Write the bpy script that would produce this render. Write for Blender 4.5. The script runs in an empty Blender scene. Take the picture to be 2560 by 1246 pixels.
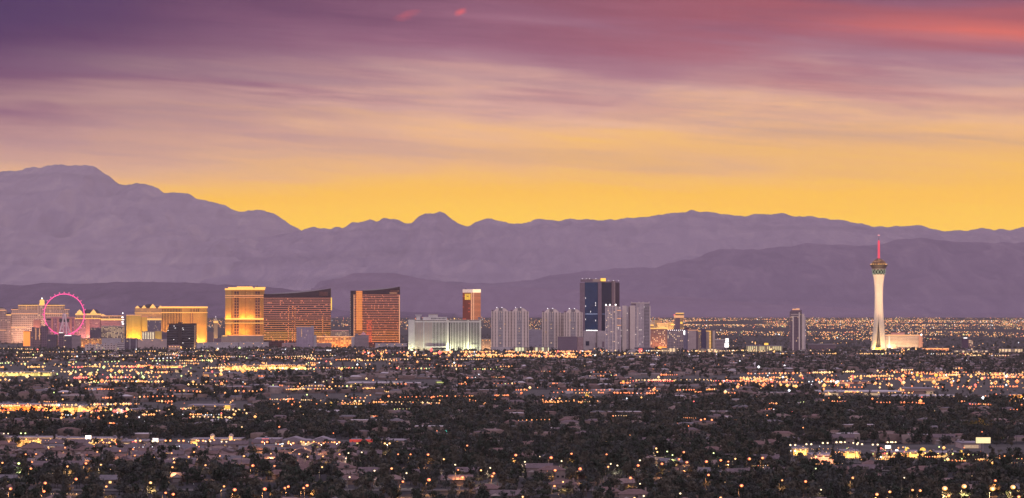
import bpy, math, random
import numpy as np
from mathutils import Vector, noise as mnoise

random.seed(7); RNG = np.random.default_rng(7)
S = bpy.context.scene
COL = S.collection
F = 7055.0          # focal length in pixels of the 2560 px wide photograph
HOR = 797.0         # its horizon row
CAMZ = 100.0

# ------------------------------------------------------------------ camera
cd = bpy.data.cameras.new("camera"); cam = bpy.data.objects.new("camera", cd); COL.objects.link(cam)
cam.location = (0, 0, CAMZ); cam.rotation_euler = (math.pi / 2, 0, 0)
cd.sensor_width = 36.0; cd.lens = F / 2560 * 36.0
cd.shift_y = (HOR - 623) / 2560
cd.clip_start = 1.0; cd.clip_end = 200000
S.camera = cam

# ------------------------------------------------------------------ view + sampling
S.view_settings.view_transform = 'Standard'; S.view_settings.look = 'None'
S.view_settings.exposure = 0.0; S.view_settings.gamma = 1.0
S.render.engine = 'CYCLES'
cy = S.cycles
cy.use_denoising = True
try: cy.denoiser = 'OPENIMAGEDENOISE'
except Exception: pass
cy.max_bounces = 4; cy.diffuse_bounces = 2; cy.glossy_bounces = 2; cy.transmission_bounces = 2
cy.volume_bounces = 0; cy.transparent_max_bounces = 6
cy.sample_clamp_indirect = 2.0
cy.use_light_tree = True
cy.caustics_reflective = False; cy.caustics_refractive = False

# ------------------------------------------------------------------ node helper
class N:
    def __init__(s, tree): s.t = tree; s.l = tree.links
    def n(s, typ, **kw):
        x = s.t.nodes.new(typ)
        for k, v in kw.items(): setattr(x, k, v)
        return x
    def put(s, sock, v):
        if v is None: return
        if hasattr(v, 'is_output') or hasattr(v, 'links'): s.l.new(v, sock)
        else: sock.default_value = v
    def m(s, op, a, b=None, c=None, clamp=False):
        x = s.n('ShaderNodeMath', operation=op); x.use_clamp = clamp
        s.put(x.inputs[0], a); s.put(x.inputs[1], b)
        if c is not None: s.put(x.inputs[2], c)
        return x.outputs[0]
    def mix(s, f, a, b, blend='MIX'):
        x = s.n('ShaderNodeMix', data_type='RGBA', blend_type=blend)
        s.put(x.inputs[0], f)
        for i, v in ((6, a), (7, b)):
            s.put(x.inputs[i], (*v, 1.0) if isinstance(v, tuple) and len(v) == 3 else v)
        return x.outputs[2]
    def ramp(s, f, stops, interp='LINEAR'):
        x = s.n('ShaderNodeValToRGB'); cr = x.color_ramp; cr.interpolation = interp
        while len(cr.elements) < len(stops): cr.elements.new(0.5)
        for e, (p, c) in zip(cr.elements, stops):
            e.position = p; e.color = (*c, 1.0) if len(c) == 3 else c
        s.put(x.inputs[0], f); return x.outputs[0]
    def noise(s, vec, scale, detail=4, rough=0.55, dist=0.0):
        x = s.n('ShaderNodeTexNoise'); s.put(x.inputs['Vector'], vec)
        x.inputs['Scale'].default_value = scale; x.inputs['Detail'].default_value = detail
        x.inputs['Roughness'].default_value = rough; x.inputs['Distortion'].default_value = dist
        return x.outputs[0]
    def comb(s, x, y, z):
        c = s.n('ShaderNodeCombineXYZ'); s.put(c.inputs[0], x); s.put(c.inputs[1], y); s.put(c.inputs[2], z); return c.outputs[0]
    def sep(s, v):
        c = s.n('ShaderNodeSeparateXYZ'); s.l.new(v, c.inputs[0]); return c.outputs

def lin(r, g, b):
    f = lambda v: (v / 255 / 12.92) if v / 255 <= 0.04045 else ((v / 255 + 0.055) / 1.055) ** 2.4
    return (f(r), f(g), f(b))

# ------------------------------------------------------------------ world: dusk sky
W = bpy.data.worlds.new("World"); S.world = W; W.use_nodes = True
W.node_tree.nodes.clear(); w = N(W.node_tree)
d = w.n('ShaderNodeTexCoord').outputs['Generated']
dx, dy, dz = w.sep(d)
az = w.m('ARCTAN2', dx, dy)                       # 0 = west, where the sun went down
el = w.m('ARCSINE', dz)
fx = w.m('MULTIPLY', az, F / 2560)                # -0.5..0.5 across the photographed part of the sky
fy = w.m('MULTIPLY', el, F / 797)                 # 0 horizon, 1 about 6.5 degrees up
# long thin streaks of cloud, tilted a little, finer towards the horizon
tilt = w.m('ADD', fy, w.m('MULTIPLY', fx, 0.20))
v1 = w.comb(w.m('MULTIPLY', fx, 1.5), w.m('MULTIPLY', tilt, 2.6), 3.7)
n1 = w.noise(v1, 1.4, 5, 0.52, 0.6)
tilt2 = w.m('ADD', fy, w.m('MULTIPLY', fx, 0.24))
v2 = w.comb(w.m('MULTIPLY', fx, 1.7), w.m('MULTIPLY', tilt2, 6.0), 9.1)
n2 = w.noise(v2, 1.2, 4, 0.5, 0.4)
v3 = w.comb(w.m('MULTIPLY', fx, 3.0), w.m('MULTIPLY', fy, 16.0), 1.3)
n3 = w.noise(v3, 1.2, 3, 0.5, 0.2)
warp = w.m('ADD', w.m('MULTIPLY', w.m('SUBTRACT', n1, 0.5), 0.42), w.m('MULTIPLY', w.m('SUBTRACT', n2, 0.5), 0.34))
nw = w.noise(w.comb(w.m('MULTIPLY', fx, 7.0), w.m('MULTIPLY', tilt2, 30.0), 2.2), 1.4, 6, 0.62, 0.8)
warp = w.m('ADD', warp, w.m('MULTIPLY', w.m('SUBTRACT', nw, 0.5), 0.13))
warp = w.m('MULTIPLY', warp, w.m('MULTIPLY', fy, 1.5, clamp=True))
h = w.m('ADD', fy, warp)
h = w.m('ADD', h, w.m('MULTIPLY', w.m('MULTIPLY', w.m('MAXIMUM', w.m('SUBTRACT', -0.05, fx), 0), fy), 0.30))
h = w.m('MULTIPLY', h, 0.5)                       # ramp covers 0..2
def hs(y): return (797 - y) / 797 * 0.5
front = w.ramp(h, [
    (hs(797), lin(255, 208, 30)), (hs(570), lin(255, 204, 40)), (hs(480), lin(254, 194, 62)),
    (hs(400), lin(246, 188, 100)), (hs(320), lin(224, 174, 138)), (hs(250), lin(200, 154, 146)),
    (hs(170), lin(166, 118, 132)), (hs(80), lin(146, 95, 118)), (hs(0), lin(124, 78, 104)),
    (hs(-160), lin(98, 68, 106)), (1.0, lin(88, 70, 114))])
# grey-lilac veils across the middle of the sky
nv = w.noise(w.comb(w.m('MULTIPLY', fx, 2.2), w.m('MULTIPLY', tilt, 9.0), 6.6), 1.3, 5, 0.55, 0.5)
vm = w.m('MULTIPLY', w.m('MULTIPLY', w.m('SUBTRACT', nv, 0.46), 4.0, clamp=True), w.m('SUBTRACT', 1.0, w.m('MULTIPLY', w.m('ABSOLUTE', w.m('SUBTRACT', fy, 0.66)), 3.4), clamp=True))
front = w.mix(w.m('MULTIPLY', vm, 0.6), front, lin(162, 132, 146))
pm = w.m('MULTIPLY', w.m('MULTIPLY', w.m('SUBTRACT', 0.46, nv), 5.0, clamp=True), w.m('SUBTRACT', 1.0, w.m('MULTIPLY', w.m('ABSOLUTE', w.m('SUBTRACT', fy, 0.68)), 4.0), clamp=True))
front = w.mix(w.m('MULTIPLY', pm, 0.5), front, lin(240, 190, 170))
# left of the frame is cooler and darker, right glows red where the last sun reaches the cloud base
left = w.m('MULTIPLY', w.m('SUBTRACT', -0.05, fx), 2.0, clamp=True)
up = w.m('MULTIPLY', w.m('SUBTRACT', fy, 0.46), 2.2, clamp=True)
front = w.mix(w.m('MULTIPLY', w.m('MULTIPLY', left, up), 1.0, clamp=True), front, w.mix(n2, lin(34, 22, 76), lin(92, 60, 104)))
right = w.m('MULTIPLY', w.m('ADD', fx, 0.06), 2.6, clamp=True)
redm = w.m('MULTIPLY', w.m('SUBTRACT', n2, 0.38), 4.5, clamp=True)
upr = w.m('MULTIPLY', w.m('SUBTRACT', h, 0.30), 6.0, clamp=True)
front = w.mix(w.m('MULTIPLY', w.m('MULTIPLY', right, redm), w.m('MULTIPLY', upr, 0.72)), front, lin(176, 90, 94))
# the brightest streak, high on the right
dd = w.m('SUBTRACT', w.m('ADD', fy, w.m('MULTIPLY', fx, 0.22)), 0.985)
dd = w.m('ADD', dd, w.m('MULTIPLY', w.m('SUBTRACT', n1, 0.5), 0.05))
st = w.m('SUBTRACT', 1.0, w.m('MULTIPLY', w.m('ABSOLUTE', dd), 22.0), clamp=True)
st = w.m('MULTIPLY', w.m('MULTIPLY', st, w.m('MULTIPLY', w.m('SUBTRACT', fx, 0.24), 5.0, clamp=True)), w.m('MULTIPLY', w.m('SUBTRACT', n2, 0.26), 4.0, clamp=True))
front = w.mix(w.m('MULTIPLY', st, 0.55), front, lin(236, 116, 94))
# two small lit puffs high in the middle
for px, py, rx, ry, k in ((1153, 33, 0.008, 0.014, 0.6), (1015, 44, 0.014, 0.018, 0.25)):
    ex = w.m('DIVIDE', w.m('SUBTRACT', fx, (px - 1280) / 2560), rx)
    ey = w.m('DIVIDE', w.m('ADD', w.m('SUBTRACT', fy, (797 - py) / 797), w.m('MULTIPLY', w.m('SUBTRACT', fx, (px - 1280) / 2560), -1.0)), ry)
    r2 = w.m('SQRT', w.m('ADD', w.m('MULTIPLY', ex, ex), w.m('MULTIPLY', ey, ey)))
    r2 = w.m('ADD', r2, w.m('MULTIPLY', w.m('SUBTRACT', w.noise(w.comb(fx, fy, 0.3), 60, 3), 0.5), 1.4))
    k2 = w.m('MULTIPLY', w.m('SUBTRACT', 1.0, r2, clamp=True), k)
    front = w.mix(k2, front, lin(245, 96, 96))
# thin darker veils low in the yellow
veil = w.m('MULTIPLY', w.m('SUBTRACT', n3, 0.55), 3.0, clamp=True)
veil = w.m('MULTIPLY', veil, w.m('SUBTRACT', 1.0, w.m('MULTIPLY', fy, 1.3), clamp=True))
front = w.mix(w.m('MULTIPLY', veil, 0.22), front, lin(200, 160, 120))
# the air in front of the low sky takes some of its light: the sky itself is that much stronger
gain = w.m('SUBTRACT', 1.62, w.m('MULTIPLY', fy, 0.34))
sb = w.n('ShaderNodeVectorMath', operation='SUBTRACT'); w.l.new(front, sb.inputs[0]); w.l.new(w.mix(w.m('MULTIPLY', fy, 1.0, clamp=True), (0.115, 0.085, 0.09), (0.045, 0.028, 0.035)), sb.inputs[1])
sv = w.n('ShaderNodeVectorMath', operation='SCALE'); w.l.new(sb.outputs[0], sv.inputs[0]); w.put(sv.inputs['Scale'], gain)
mx = w.n('ShaderNodeVectorMath', operation='MAXIMUM'); w.l.new(sv.outputs[0], mx.inputs[0]); mx.inputs[1].default_value = (0.0, 0.0, 0.0)
front = mx.outputs[0]
# the rest of the sky: mauve overhead, blue-violet to the east behind the camera
back = w.ramp(w.m('MULTIPLY', el, 2 / math.pi, clamp=True), [(0.0, (1.20, 0.92, 1.10)), (0.12, (1.22, 0.94, 1.08)), (0.35, (0.82, 0.67, 0.84)), (1.0, (0.50, 0.46, 0.68))])
ay = w.m('MULTIPLY', w.m('ABSOLUTE', az), 0.8)
side = w.m('MULTIPLY', w.m('SUBTRACT', ay, 0.35), 1.6, clamp=True)
high = w.m('MULTIPLY', w.m('SUBTRACT', fy, 1.5), 0.35, clamp=True)
bk = w.m('MAXIMUM', side, high)
skycol = w.mix(bk, front, back)
sky = w.n('ShaderNodeTexSky', sky_type='NISHITA'); sky.sun_disc = False
sky.sun_elevation = math.radians(1.0); sky.sun_rotation = math.radians(0.0)
skyadd = w.mix(w.m('MULTIPLY', bk, 1.0), (0.0, 0.0, 0.0), sky.outputs[0])
bg1 = w.n('ShaderNodeBackground'); w.put(bg1.inputs[0], skycol); bg1.inputs[1].default_value = 1.0
bg2 = w.n('ShaderNodeBackground'); w.put(bg2.inputs[0], skyadd); bg2.inputs[1].default_value = 0.06
ad = w.n('ShaderNodeAddShader'); w.l.new(bg1.outputs[0], ad.inputs[0]); w.l.new(bg2.outputs[0], ad.inputs[1])
wo = w.n('ShaderNodeOutputWorld'); w.l.new(ad.outputs[0], wo.inputs[0])
W.cycles.sampling_method = 'MANUAL'; W.cycles.sample_map_resolution = 1024

# ------------------------------------------------------------------ scene helpers
def link(o): COL.objects.link(o); return o
def tag(o, label=None, cat=None, group=None, kind=None):
    if label: o["label"] = label
    if cat: o["category"] = cat
    if group: o["group"] = group
    if kind: o["kind"] = kind
    return o
def empty(name, loc, label, cat, group=None, rz=0.0):
    o = bpy.data.objects.new(name, None); o.location = loc; o.rotation_euler = (0, 0, rz)
    o.empty_display_size = 2; link(o); return tag(o, label, cat, group)
def PX(x, Y): return (x - 1280.0) * Y / F
def PZ(y, Y): return CAMZ + (HOR - y) * Y / F
def gz(y):                                        # height of the valley floor
    if y < 900: return 98.0 * min(1.0, max(0.0, 1 - y / 900.0))
    return min(108.0, max(0.0, (y - 11800.0) * 0.0115))
def GY(py, hgt=0.0): return F * (CAMZ - hgt) / (py - HOR)   # distance of flat ground seen at row py

class G:
    """collects solids into one mesh"""
    def __init__(s): s.v = []; s.f = []
    def add(s, vs, fs):
        b = len(s.v); s.v += [tuple(p) for p in vs]; s.f += [tuple(i + b for i in f) for f in fs]; return s
    def box(s, x0, x1, y0, y1, z0, z1):
        return s.add([(x0,y0,z0),(x1,y0,z0),(x1,y1,z0),(x0,y1,z0),(x0,y0,z1),(x1,y0,z1),(x1,y1,z1),(x0,y1,z1)],
              [(0,3,2,1),(4,5,6,7),(0,1,5,4),(1,2,6,5),(2,3,7,6),(3,0,4,7)])
    def prism(s, pts, z0, z1):                    # ccw footprint raised from z0 to z1 (numbers or per-point lists)
        n = len(pts)
        lo = z0 if isinstance(z0, (list, tuple)) else [z0] * n; hi = z1 if isinstance(z1, (list, tuple)) else [z1] * n
        return s.add([(p[0], p[1], a) for p, a in zip(pts, lo)] + [(p[0], p[1], a) for p, a in zip(pts, hi)],
              [tuple(range(n - 1, -1, -1)), tuple(range(n, 2 * n))] + [(i, (i + 1) % n, n + (i + 1) % n, n + i) for i in range(n)])
    def xz(s, pts, y0, y1):                       # outline in x,z (ccw seen from the camera) with depth y0..y1
        n = len(pts)
        return s.add([(p[0], y0, p[1]) for p in pts] + [(p[0], y1, p[1]) for p in pts],
              [tuple(range(n)), tuple(range(2 * n - 1, n - 1, -1))] + [(i, n + i, n + (i + 1) % n, (i + 1) % n) for i in range(n)])
    def hip(s, x0, x1, y0, y1, z0, z1, inset):    # hipped roof
        i = inset
        return s.add([(x0,y0,z0),(x1,y0,z0),(x1,y1,z0),(x0,y1,z0),(x0+i,(y0+y1)/2-0.02,z1),(x1-i,(y0+y1)/2-0.02,z1),(x1-i,(y0+y1)/2+0.02,z1),(x0+i,(y0+y1)/2+0.02,z1)],
              [(0,3,2,1),(4,5,6,7),(0,1,5,4),(1,2,6,5),(2,3,7,6),(3,0,4,7)])
    def lathe(s, prof, n=16, cx=0, cy=0, a0=0.0):
        m = len(prof); vs = []
        for r, z in prof:
            for k in range(n):
                a = a0 + 2 * math.pi * k / n; vs.append((cx + r * math.cos(a), cy + r * math.sin(a), z))
        fs = [(i*n+k, i*n+(k+1) % n, (i+1)*n+(k+1) % n, (i+1)*n+k) for i in range(m-1) for k in range(n)]
        fs += [tuple(range(n-1, -1, -1)), tuple((m-1)*n+k for k in range(n))]
        return s.add(vs, fs)
    def tube(s, p, q, r0, r1=None, n=6):
        r1 = r0 if r1 is None else r1
        p = Vector(p); q = Vector(q); d = (q - p).normalized()
        a = d.orthogonal().normalized(); b = d.cross(a); vs = []
        for c, r in ((p, r0), (q, r1)):
            for k in range(n):
                t = 2 * math.pi * k / n; vs.append(c + a * (r * math.cos(t)) + b * (r * math.sin(t)))
        return s.add(vs, [(k, (k+1) % n, n+(k+1) % n, n+k) for k in range(n)] + [tuple(range(n-1, -1, -1)), tuple(range(n, 2*n))])
    def ball(s, c, r, rz=None, n=8, m=5):
        rz = r if rz is None else rz
        return s.lathe([(max(0.02*r, r*math.sin(math.pi*i/m)), c[2] - rz*math.cos(math.pi*i/m)) for i in range(m+1)], n, c[0], c[1])
    def mesh(s, name):
        me = bpy.data.meshes.new(name); me.from_pydata(s.v, [], s.f); me.validate(); me.update(); return me
def obj(name, g, mat, parent=None, loc=None, smooth=False):
    me = g if isinstance(g, bpy.types.Mesh) else g.mesh(name)
    if mat is not None and not me.materials: me.materials.append(mat)
    o = bpy.data.objects.new(name, me); link(o)
    if parent is not None: o.parent = parent
    if loc is not None: o.location = loc
    if smooth:
        for p in me.polygons: p.use_smooth = True
    return o
def npmesh(name, V, T, mat):
    """triangle soup from numpy arrays"""
    me = bpy.data.meshes.new(name); nv, nt = len(V), len(T)
    me.vertices.add(nv); me.vertices.foreach_set('co', np.ascontiguousarray(V, dtype=np.float32).ravel())
    me.loops.add(nt * 3); me.loops.foreach_set('vertex_index', np.ascontiguousarray(T, dtype=np.int32).ravel())
    me.polygons.add(nt); me.polygons.foreach_set('loop_start', np.arange(0, nt * 3, 3, dtype=np.int32))
    me.update(calc_edges=True); me.materials.append(mat); return me

# ------------------------------------------------------------------ materials
def mat(name, col, rough=0.8, em=None, es=0.0, var=0.25, sc=0.2, metal=0.0, sampling=None, spec=0.3, detail=3):
    m = bpy.data.materials.new(name); m.use_nodes = True; m.node_tree.nodes.clear(); n = N(m.node_tree)
    b = n.n('ShaderNodeBsdfPrincipled'); o = n.n('ShaderNodeOutputMaterial'); n.l.new(b.outputs[0], o.inputs[0])
    b.inputs['Roughness'].default_value = rough; b.inputs['Metallic'].default_value = metal
    b.inputs['Specular IOR Level'].default_value = spec
    if var > 0:
        tc = n.n('ShaderNodeTexCoord').outputs['Object']
        f = n.noise(tc, sc, detail)
        lo = tuple(c * (1 - var) for c in col); hi = tuple(min(1, c * (1 + var)) for c in col)
        n.l.new(n.ramp(f, [(0.3, lo), (0.7, hi)]), b.inputs['Base Color'])
    else: b.inputs['Base Color'].default_value = (*col, 1)
    if em is not None:
        b.inputs['Emission Color'].default_value = (*em, 1); b.inputs['Emission Strength'].default_value = es
    if sampling: m.cycles.emission_sampling = sampling
    return m
def facade(name, wall, win, cw, ch, mx=0.22, mz=0.25, lit=0.1, litcol=(1.0, 0.72, 0.36), es=1.2, rough=0.7, wrough=0.2, metal=0.0, seed=0.0, var=0.15, band=None):
    """wall with a grid of windows, some of them lit; cells cw wide and ch high, in metres"""
    m = bpy.data.materials.new(name); m.use_nodes = True; m.node_tree.nodes.clear(); n = N(m.node_tree)
    b = n.n('ShaderNodeBsdfPrincipled'); o = n.n('ShaderNodeOutputMaterial'); n.l.new(b.outputs[0], o.inputs[0])
    tc = n.n('ShaderNodeTexCoord').outputs['Object']; x, y, z = n.sep(tc)
    u = n.m('DIVIDE', n.m('ADD', x, y), cw); v = n.m('DIVIDE', z, ch)
    fu = n.m('FRACT', u); fv = n.m('FRACT', v)
    mk = n.m('MULTIPLY', n.m('MULTIPLY', n.m('GREATER_THAN', fu, mx), n.m('LESS_THAN', fu, 1 - mx)),
             n.m('MULTIPLY', n.m('GREATER_THAN', fv, mz), n.m('LESS_THAN', fv, 1 - mz * 0.5)))
    nz = n.sep(n.n('ShaderNodeNewGeometry').outputs['Normal'])[2]
    mk = n.m('MULTIPLY', mk, n.m('LESS_THAN', n.m('ABSOLUTE', nz), 0.5))
    wn = n.n('ShaderNodeTexWhiteNoise'); n.l.new(n.comb(n.m('FLOOR', u), n.m('FLOOR', v), seed + 0.5), wn.inputs['Vector'])
    on = n.m('LESS_THAN', wn.outputs['Value'], lit)
    nz2 = n.noise(tc, 0.06, 4)
    wl = n.ramp(nz2, [(0.3, tuple(c * (1 - var) for c in wall)), (0.7, tuple(c * (1 + var) for c in wall))])
    n.l.new(n.mix(mk, wl, win), b.inputs['Base Color'])
    n.put(b.inputs['Roughness'], n.m('MULTIPLY_ADD', mk, wrough - rough, rough))
    b.inputs['Metallic'].default_value = metal
    n.l.new(n.mix(wn.outputs['Color'], tuple(c * 0.7 for c in litcol), litcol), b.inputs['Emission Color'])
    n.put(b.inputs['Emission Strength'], n.m('MULTIPLY', n.m('MULTIPLY', on, mk), es))
    m.cycles.emission_sampling = 'NONE'
    return m

# ------------------------------------------------------------------ terrain and mountains
def ground_mat():
    m = bpy.data.materials.new("desert_town_ground"); m.use_nodes = True; m.node_tree.nodes.clear(); n = N(m.node_tree)
    b = n.n('ShaderNodeBsdfPrincipled'); o = n.n('ShaderNodeOutputMaterial'); n.l.new(b.outputs[0], o.inputs[0])
    b.inputs['Roughness'].default_value = 0.95; b.inputs['Specular IOR Level'].default_value = 0.1
    tc = n.n('ShaderNodeTexCoord').outputs['Object']
    a = n.noise(tc, 0.012, 8, 0.65); c = n.noise(tc, 0.0016, 6, 0.6)
    c1 = n.ramp(a, [(0.35, (0.020, 0.021, 0.027)), (0.52, (0.038, 0.036, 0.042)), (0.66, (0.072, 0.062, 0.066))])
    n.l.new(n.mix(n.m('MULTIPLY', n.m('SUBTRACT', c, 0.45), 3, clamp=True), c1, (0.055, 0.05, 0.052)), b.inputs['Base Color'])
    return m
ys = [-900, -300, 0, 300, 600, 900, 1200] + list(range(1500, 12000, 500)) + list(range(12000, 44001, 2000))
xs = list(range(-14000, 14001, 1000))
V = [(x, y, gz(y)) for y in ys for x in xs]; nx = len(xs)
Fc = [(j*nx+i, j*nx+i+1, (j+1)*nx+i+1, (j+1)*nx+i) for j in range(len(ys)-1) for i in range(nx-1)]
g = G(); g.v = V; g.f = Fc
tag(obj("ground", g, ground_mat()), "dark valley floor under the whole town", None, None, "structure")

def rock(name, a, b_, c_, sc):
    m = bpy.data.materials.new(name); m.use_nodes = True; m.node_tree.nodes.clear(); n = N(m.node_tree)
    b = n.n('ShaderNodeBsdfPrincipled'); o = n.n('ShaderNodeOutputMaterial'); n.l.new(b.outputs[0], o.inputs[0])
    b.inputs['Roughness'].default_value = 1.0; b.inputs['Specular IOR Level'].default_value = 0.0
    tc = n.n('ShaderNodeTexCoord').outputs['Object']
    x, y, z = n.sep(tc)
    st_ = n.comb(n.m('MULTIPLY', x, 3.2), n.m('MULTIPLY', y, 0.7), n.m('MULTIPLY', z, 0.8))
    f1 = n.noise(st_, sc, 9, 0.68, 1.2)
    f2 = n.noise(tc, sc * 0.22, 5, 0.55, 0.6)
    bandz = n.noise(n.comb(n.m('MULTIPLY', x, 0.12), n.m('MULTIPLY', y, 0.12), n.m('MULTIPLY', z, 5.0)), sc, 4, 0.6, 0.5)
    c1 = n.ramp(f1, [(0.34, a), (0.52, b_), (0.68, c_)])  # darker streaks put gully shade into the rock colour
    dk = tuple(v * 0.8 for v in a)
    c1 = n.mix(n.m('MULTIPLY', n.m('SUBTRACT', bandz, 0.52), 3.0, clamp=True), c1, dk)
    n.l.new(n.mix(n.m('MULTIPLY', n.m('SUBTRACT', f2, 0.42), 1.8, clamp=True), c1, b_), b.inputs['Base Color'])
    return m
def mountain(name, label, prof, Yc, front, back, zb, material, spur=0.5, seed=0, jag=14.0, nxs=420):
    xs_ = np.array([p[0] for p in prof], float); yv = np.array([p[1] for p in prof], float)
    px = np.linspace(xs_[0], xs_[-1], nxs)
    # smooth interpolation plus a little crag
    py = np.interp(px, xs_, yv); k = np.hanning(5); k /= k.sum()
    py = np.convolve(np.pad(py, 2, mode='edge'), k, mode='valid')
    py = py + np.array([0.9 * mnoise.noise(Vector((a / 7.0, seed, 0))) + 0.7 * mnoise.noise(Vector((a / 2.6, seed, 4))) for a in px])
    crest = CAMZ + (HOR - py) * Yc / F
    X = (px - 1280) * Yc / F
    nf, nb = 90, 8
    rows = []
    for j in range(nf + nb):
        s = (j / (nf - 1)) if j < nf else 1 - (j - nf + 1) / nb
        y = (Yc - front * (1 - s)) if j < nf else (Yc + back * (1 - s))
        row = []
        for i in range(nxs):
            hgt = max(0.0, crest[i] - zb)
            q = Vector((X[i], y * 0.55, seed * 900.0))
            wq = q + Vector((mnoise.noise(q / 2600.0), mnoise.noise(q / 2600.0 + Vector((9, 3, 1))), 0)) * 700.0
            r1 = 1 - 2 * abs(mnoise.noise(wq / 1900.0)); r2 = 1 - 2 * abs(mnoise.noise(wq / 720.0 + Vector((0, 0, 5)))); r3 = 1 - 2 * abs(mnoise.noise(wq / 290.0 + Vector((0, 0, 9))))
            r4 = mnoise.noise(wq / 110.0)
            shp = s ** 1.2
            mod = (r1 * 0.5 + r2 * 0.32 + r3 * 0.16) * spur * 4 * s * (1 - s) * 0.34
            z = zb + hgt * max(0.0, min(1.0, shp + mod * shp ** 0.3)) + (r3 * 1.3 + r4 * 1.0) * jag * min(1.0, s * 2.5)
            if s <= 0: z = zb - 60
            row.append((X[i] * (1.0 if j >= nf else 1.0), y, z))
        rows.append(row)
    g = G(); g.v = [p for r in rows for p in r]
    g.f = [(j*nxs+i, j*nxs+i+1, (j+1)*nxs+i+1, (j+1)*nxs+i) for j in range(nf+nb-1) for i in range(nxs-1)]
    return tag(obj(name, g, material, smooth=True), label, None, None, "structure")

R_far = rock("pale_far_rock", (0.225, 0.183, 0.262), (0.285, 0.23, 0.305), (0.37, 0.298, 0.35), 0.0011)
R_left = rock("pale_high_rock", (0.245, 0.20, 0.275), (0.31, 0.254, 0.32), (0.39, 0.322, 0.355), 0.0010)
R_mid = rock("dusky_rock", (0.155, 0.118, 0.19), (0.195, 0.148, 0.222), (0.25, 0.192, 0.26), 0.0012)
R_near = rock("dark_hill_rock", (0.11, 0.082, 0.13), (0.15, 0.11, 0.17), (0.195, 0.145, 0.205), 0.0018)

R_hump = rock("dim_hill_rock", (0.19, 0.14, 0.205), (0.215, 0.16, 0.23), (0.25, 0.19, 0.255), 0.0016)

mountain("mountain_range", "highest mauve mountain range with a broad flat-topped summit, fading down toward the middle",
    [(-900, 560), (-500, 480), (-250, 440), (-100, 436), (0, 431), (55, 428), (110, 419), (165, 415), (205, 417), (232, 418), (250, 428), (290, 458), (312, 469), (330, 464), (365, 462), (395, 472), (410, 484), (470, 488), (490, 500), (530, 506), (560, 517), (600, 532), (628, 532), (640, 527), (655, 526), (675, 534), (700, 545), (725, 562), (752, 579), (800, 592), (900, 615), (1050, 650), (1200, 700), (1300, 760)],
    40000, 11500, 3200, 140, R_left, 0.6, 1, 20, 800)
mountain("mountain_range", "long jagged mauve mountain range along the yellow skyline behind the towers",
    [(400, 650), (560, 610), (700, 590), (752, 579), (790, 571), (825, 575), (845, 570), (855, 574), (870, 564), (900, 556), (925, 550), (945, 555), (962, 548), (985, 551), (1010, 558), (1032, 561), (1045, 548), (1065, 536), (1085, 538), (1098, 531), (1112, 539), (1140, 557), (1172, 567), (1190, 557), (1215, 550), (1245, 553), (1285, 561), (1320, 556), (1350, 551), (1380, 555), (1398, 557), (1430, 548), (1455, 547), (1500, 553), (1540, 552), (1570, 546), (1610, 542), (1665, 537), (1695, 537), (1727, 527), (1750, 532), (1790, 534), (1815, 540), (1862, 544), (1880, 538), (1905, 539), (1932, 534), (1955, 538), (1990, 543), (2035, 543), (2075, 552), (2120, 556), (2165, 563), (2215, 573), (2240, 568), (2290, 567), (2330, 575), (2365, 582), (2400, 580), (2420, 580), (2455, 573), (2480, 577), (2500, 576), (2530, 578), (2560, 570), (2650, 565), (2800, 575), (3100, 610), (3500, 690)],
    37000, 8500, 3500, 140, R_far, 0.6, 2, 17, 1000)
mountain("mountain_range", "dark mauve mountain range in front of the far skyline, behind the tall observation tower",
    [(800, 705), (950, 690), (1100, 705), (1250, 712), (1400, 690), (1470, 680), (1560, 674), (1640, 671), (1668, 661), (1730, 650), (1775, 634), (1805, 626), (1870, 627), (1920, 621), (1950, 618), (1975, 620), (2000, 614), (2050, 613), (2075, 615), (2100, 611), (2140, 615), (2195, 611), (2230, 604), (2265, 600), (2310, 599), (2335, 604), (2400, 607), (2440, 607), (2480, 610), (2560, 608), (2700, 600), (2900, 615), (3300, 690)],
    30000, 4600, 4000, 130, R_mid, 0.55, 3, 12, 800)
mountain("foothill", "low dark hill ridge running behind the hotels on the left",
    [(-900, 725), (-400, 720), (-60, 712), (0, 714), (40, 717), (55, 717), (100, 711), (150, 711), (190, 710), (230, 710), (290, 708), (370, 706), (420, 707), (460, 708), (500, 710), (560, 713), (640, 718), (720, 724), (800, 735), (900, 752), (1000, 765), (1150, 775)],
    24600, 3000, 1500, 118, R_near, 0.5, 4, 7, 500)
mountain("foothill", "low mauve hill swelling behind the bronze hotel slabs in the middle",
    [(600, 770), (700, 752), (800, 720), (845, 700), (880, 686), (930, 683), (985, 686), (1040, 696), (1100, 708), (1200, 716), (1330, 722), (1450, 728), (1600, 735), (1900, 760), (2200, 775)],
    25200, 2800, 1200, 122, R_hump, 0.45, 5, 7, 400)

# ------------------------------------------------------------------ haze over the whole valley
hm = bpy.data.materials.new("dusk_haze"); hm.use_nodes = True; hm.node_tree.nodes.clear(); n = N(hm.node_tree)
pv = n.n('ShaderNodeVolumePrincipled'); o = n.n('ShaderNodeOutputMaterial'); n.l.new(pv.outputs[0], o.inputs['Volume'])
pv.inputs['Color'].default_value = (0.88, 0.75, 0.74, 1); pv.inputs['Density'].default_value = 1.12e-5; pv.inputs['Anisotropy'].default_value = 0.0
tag(obj("haze", G().box(-14200, 14200, -1000, 44500, -2.5, 2420), hm), "thin mauve haze over the valley", None, None, "stuff")

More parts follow.
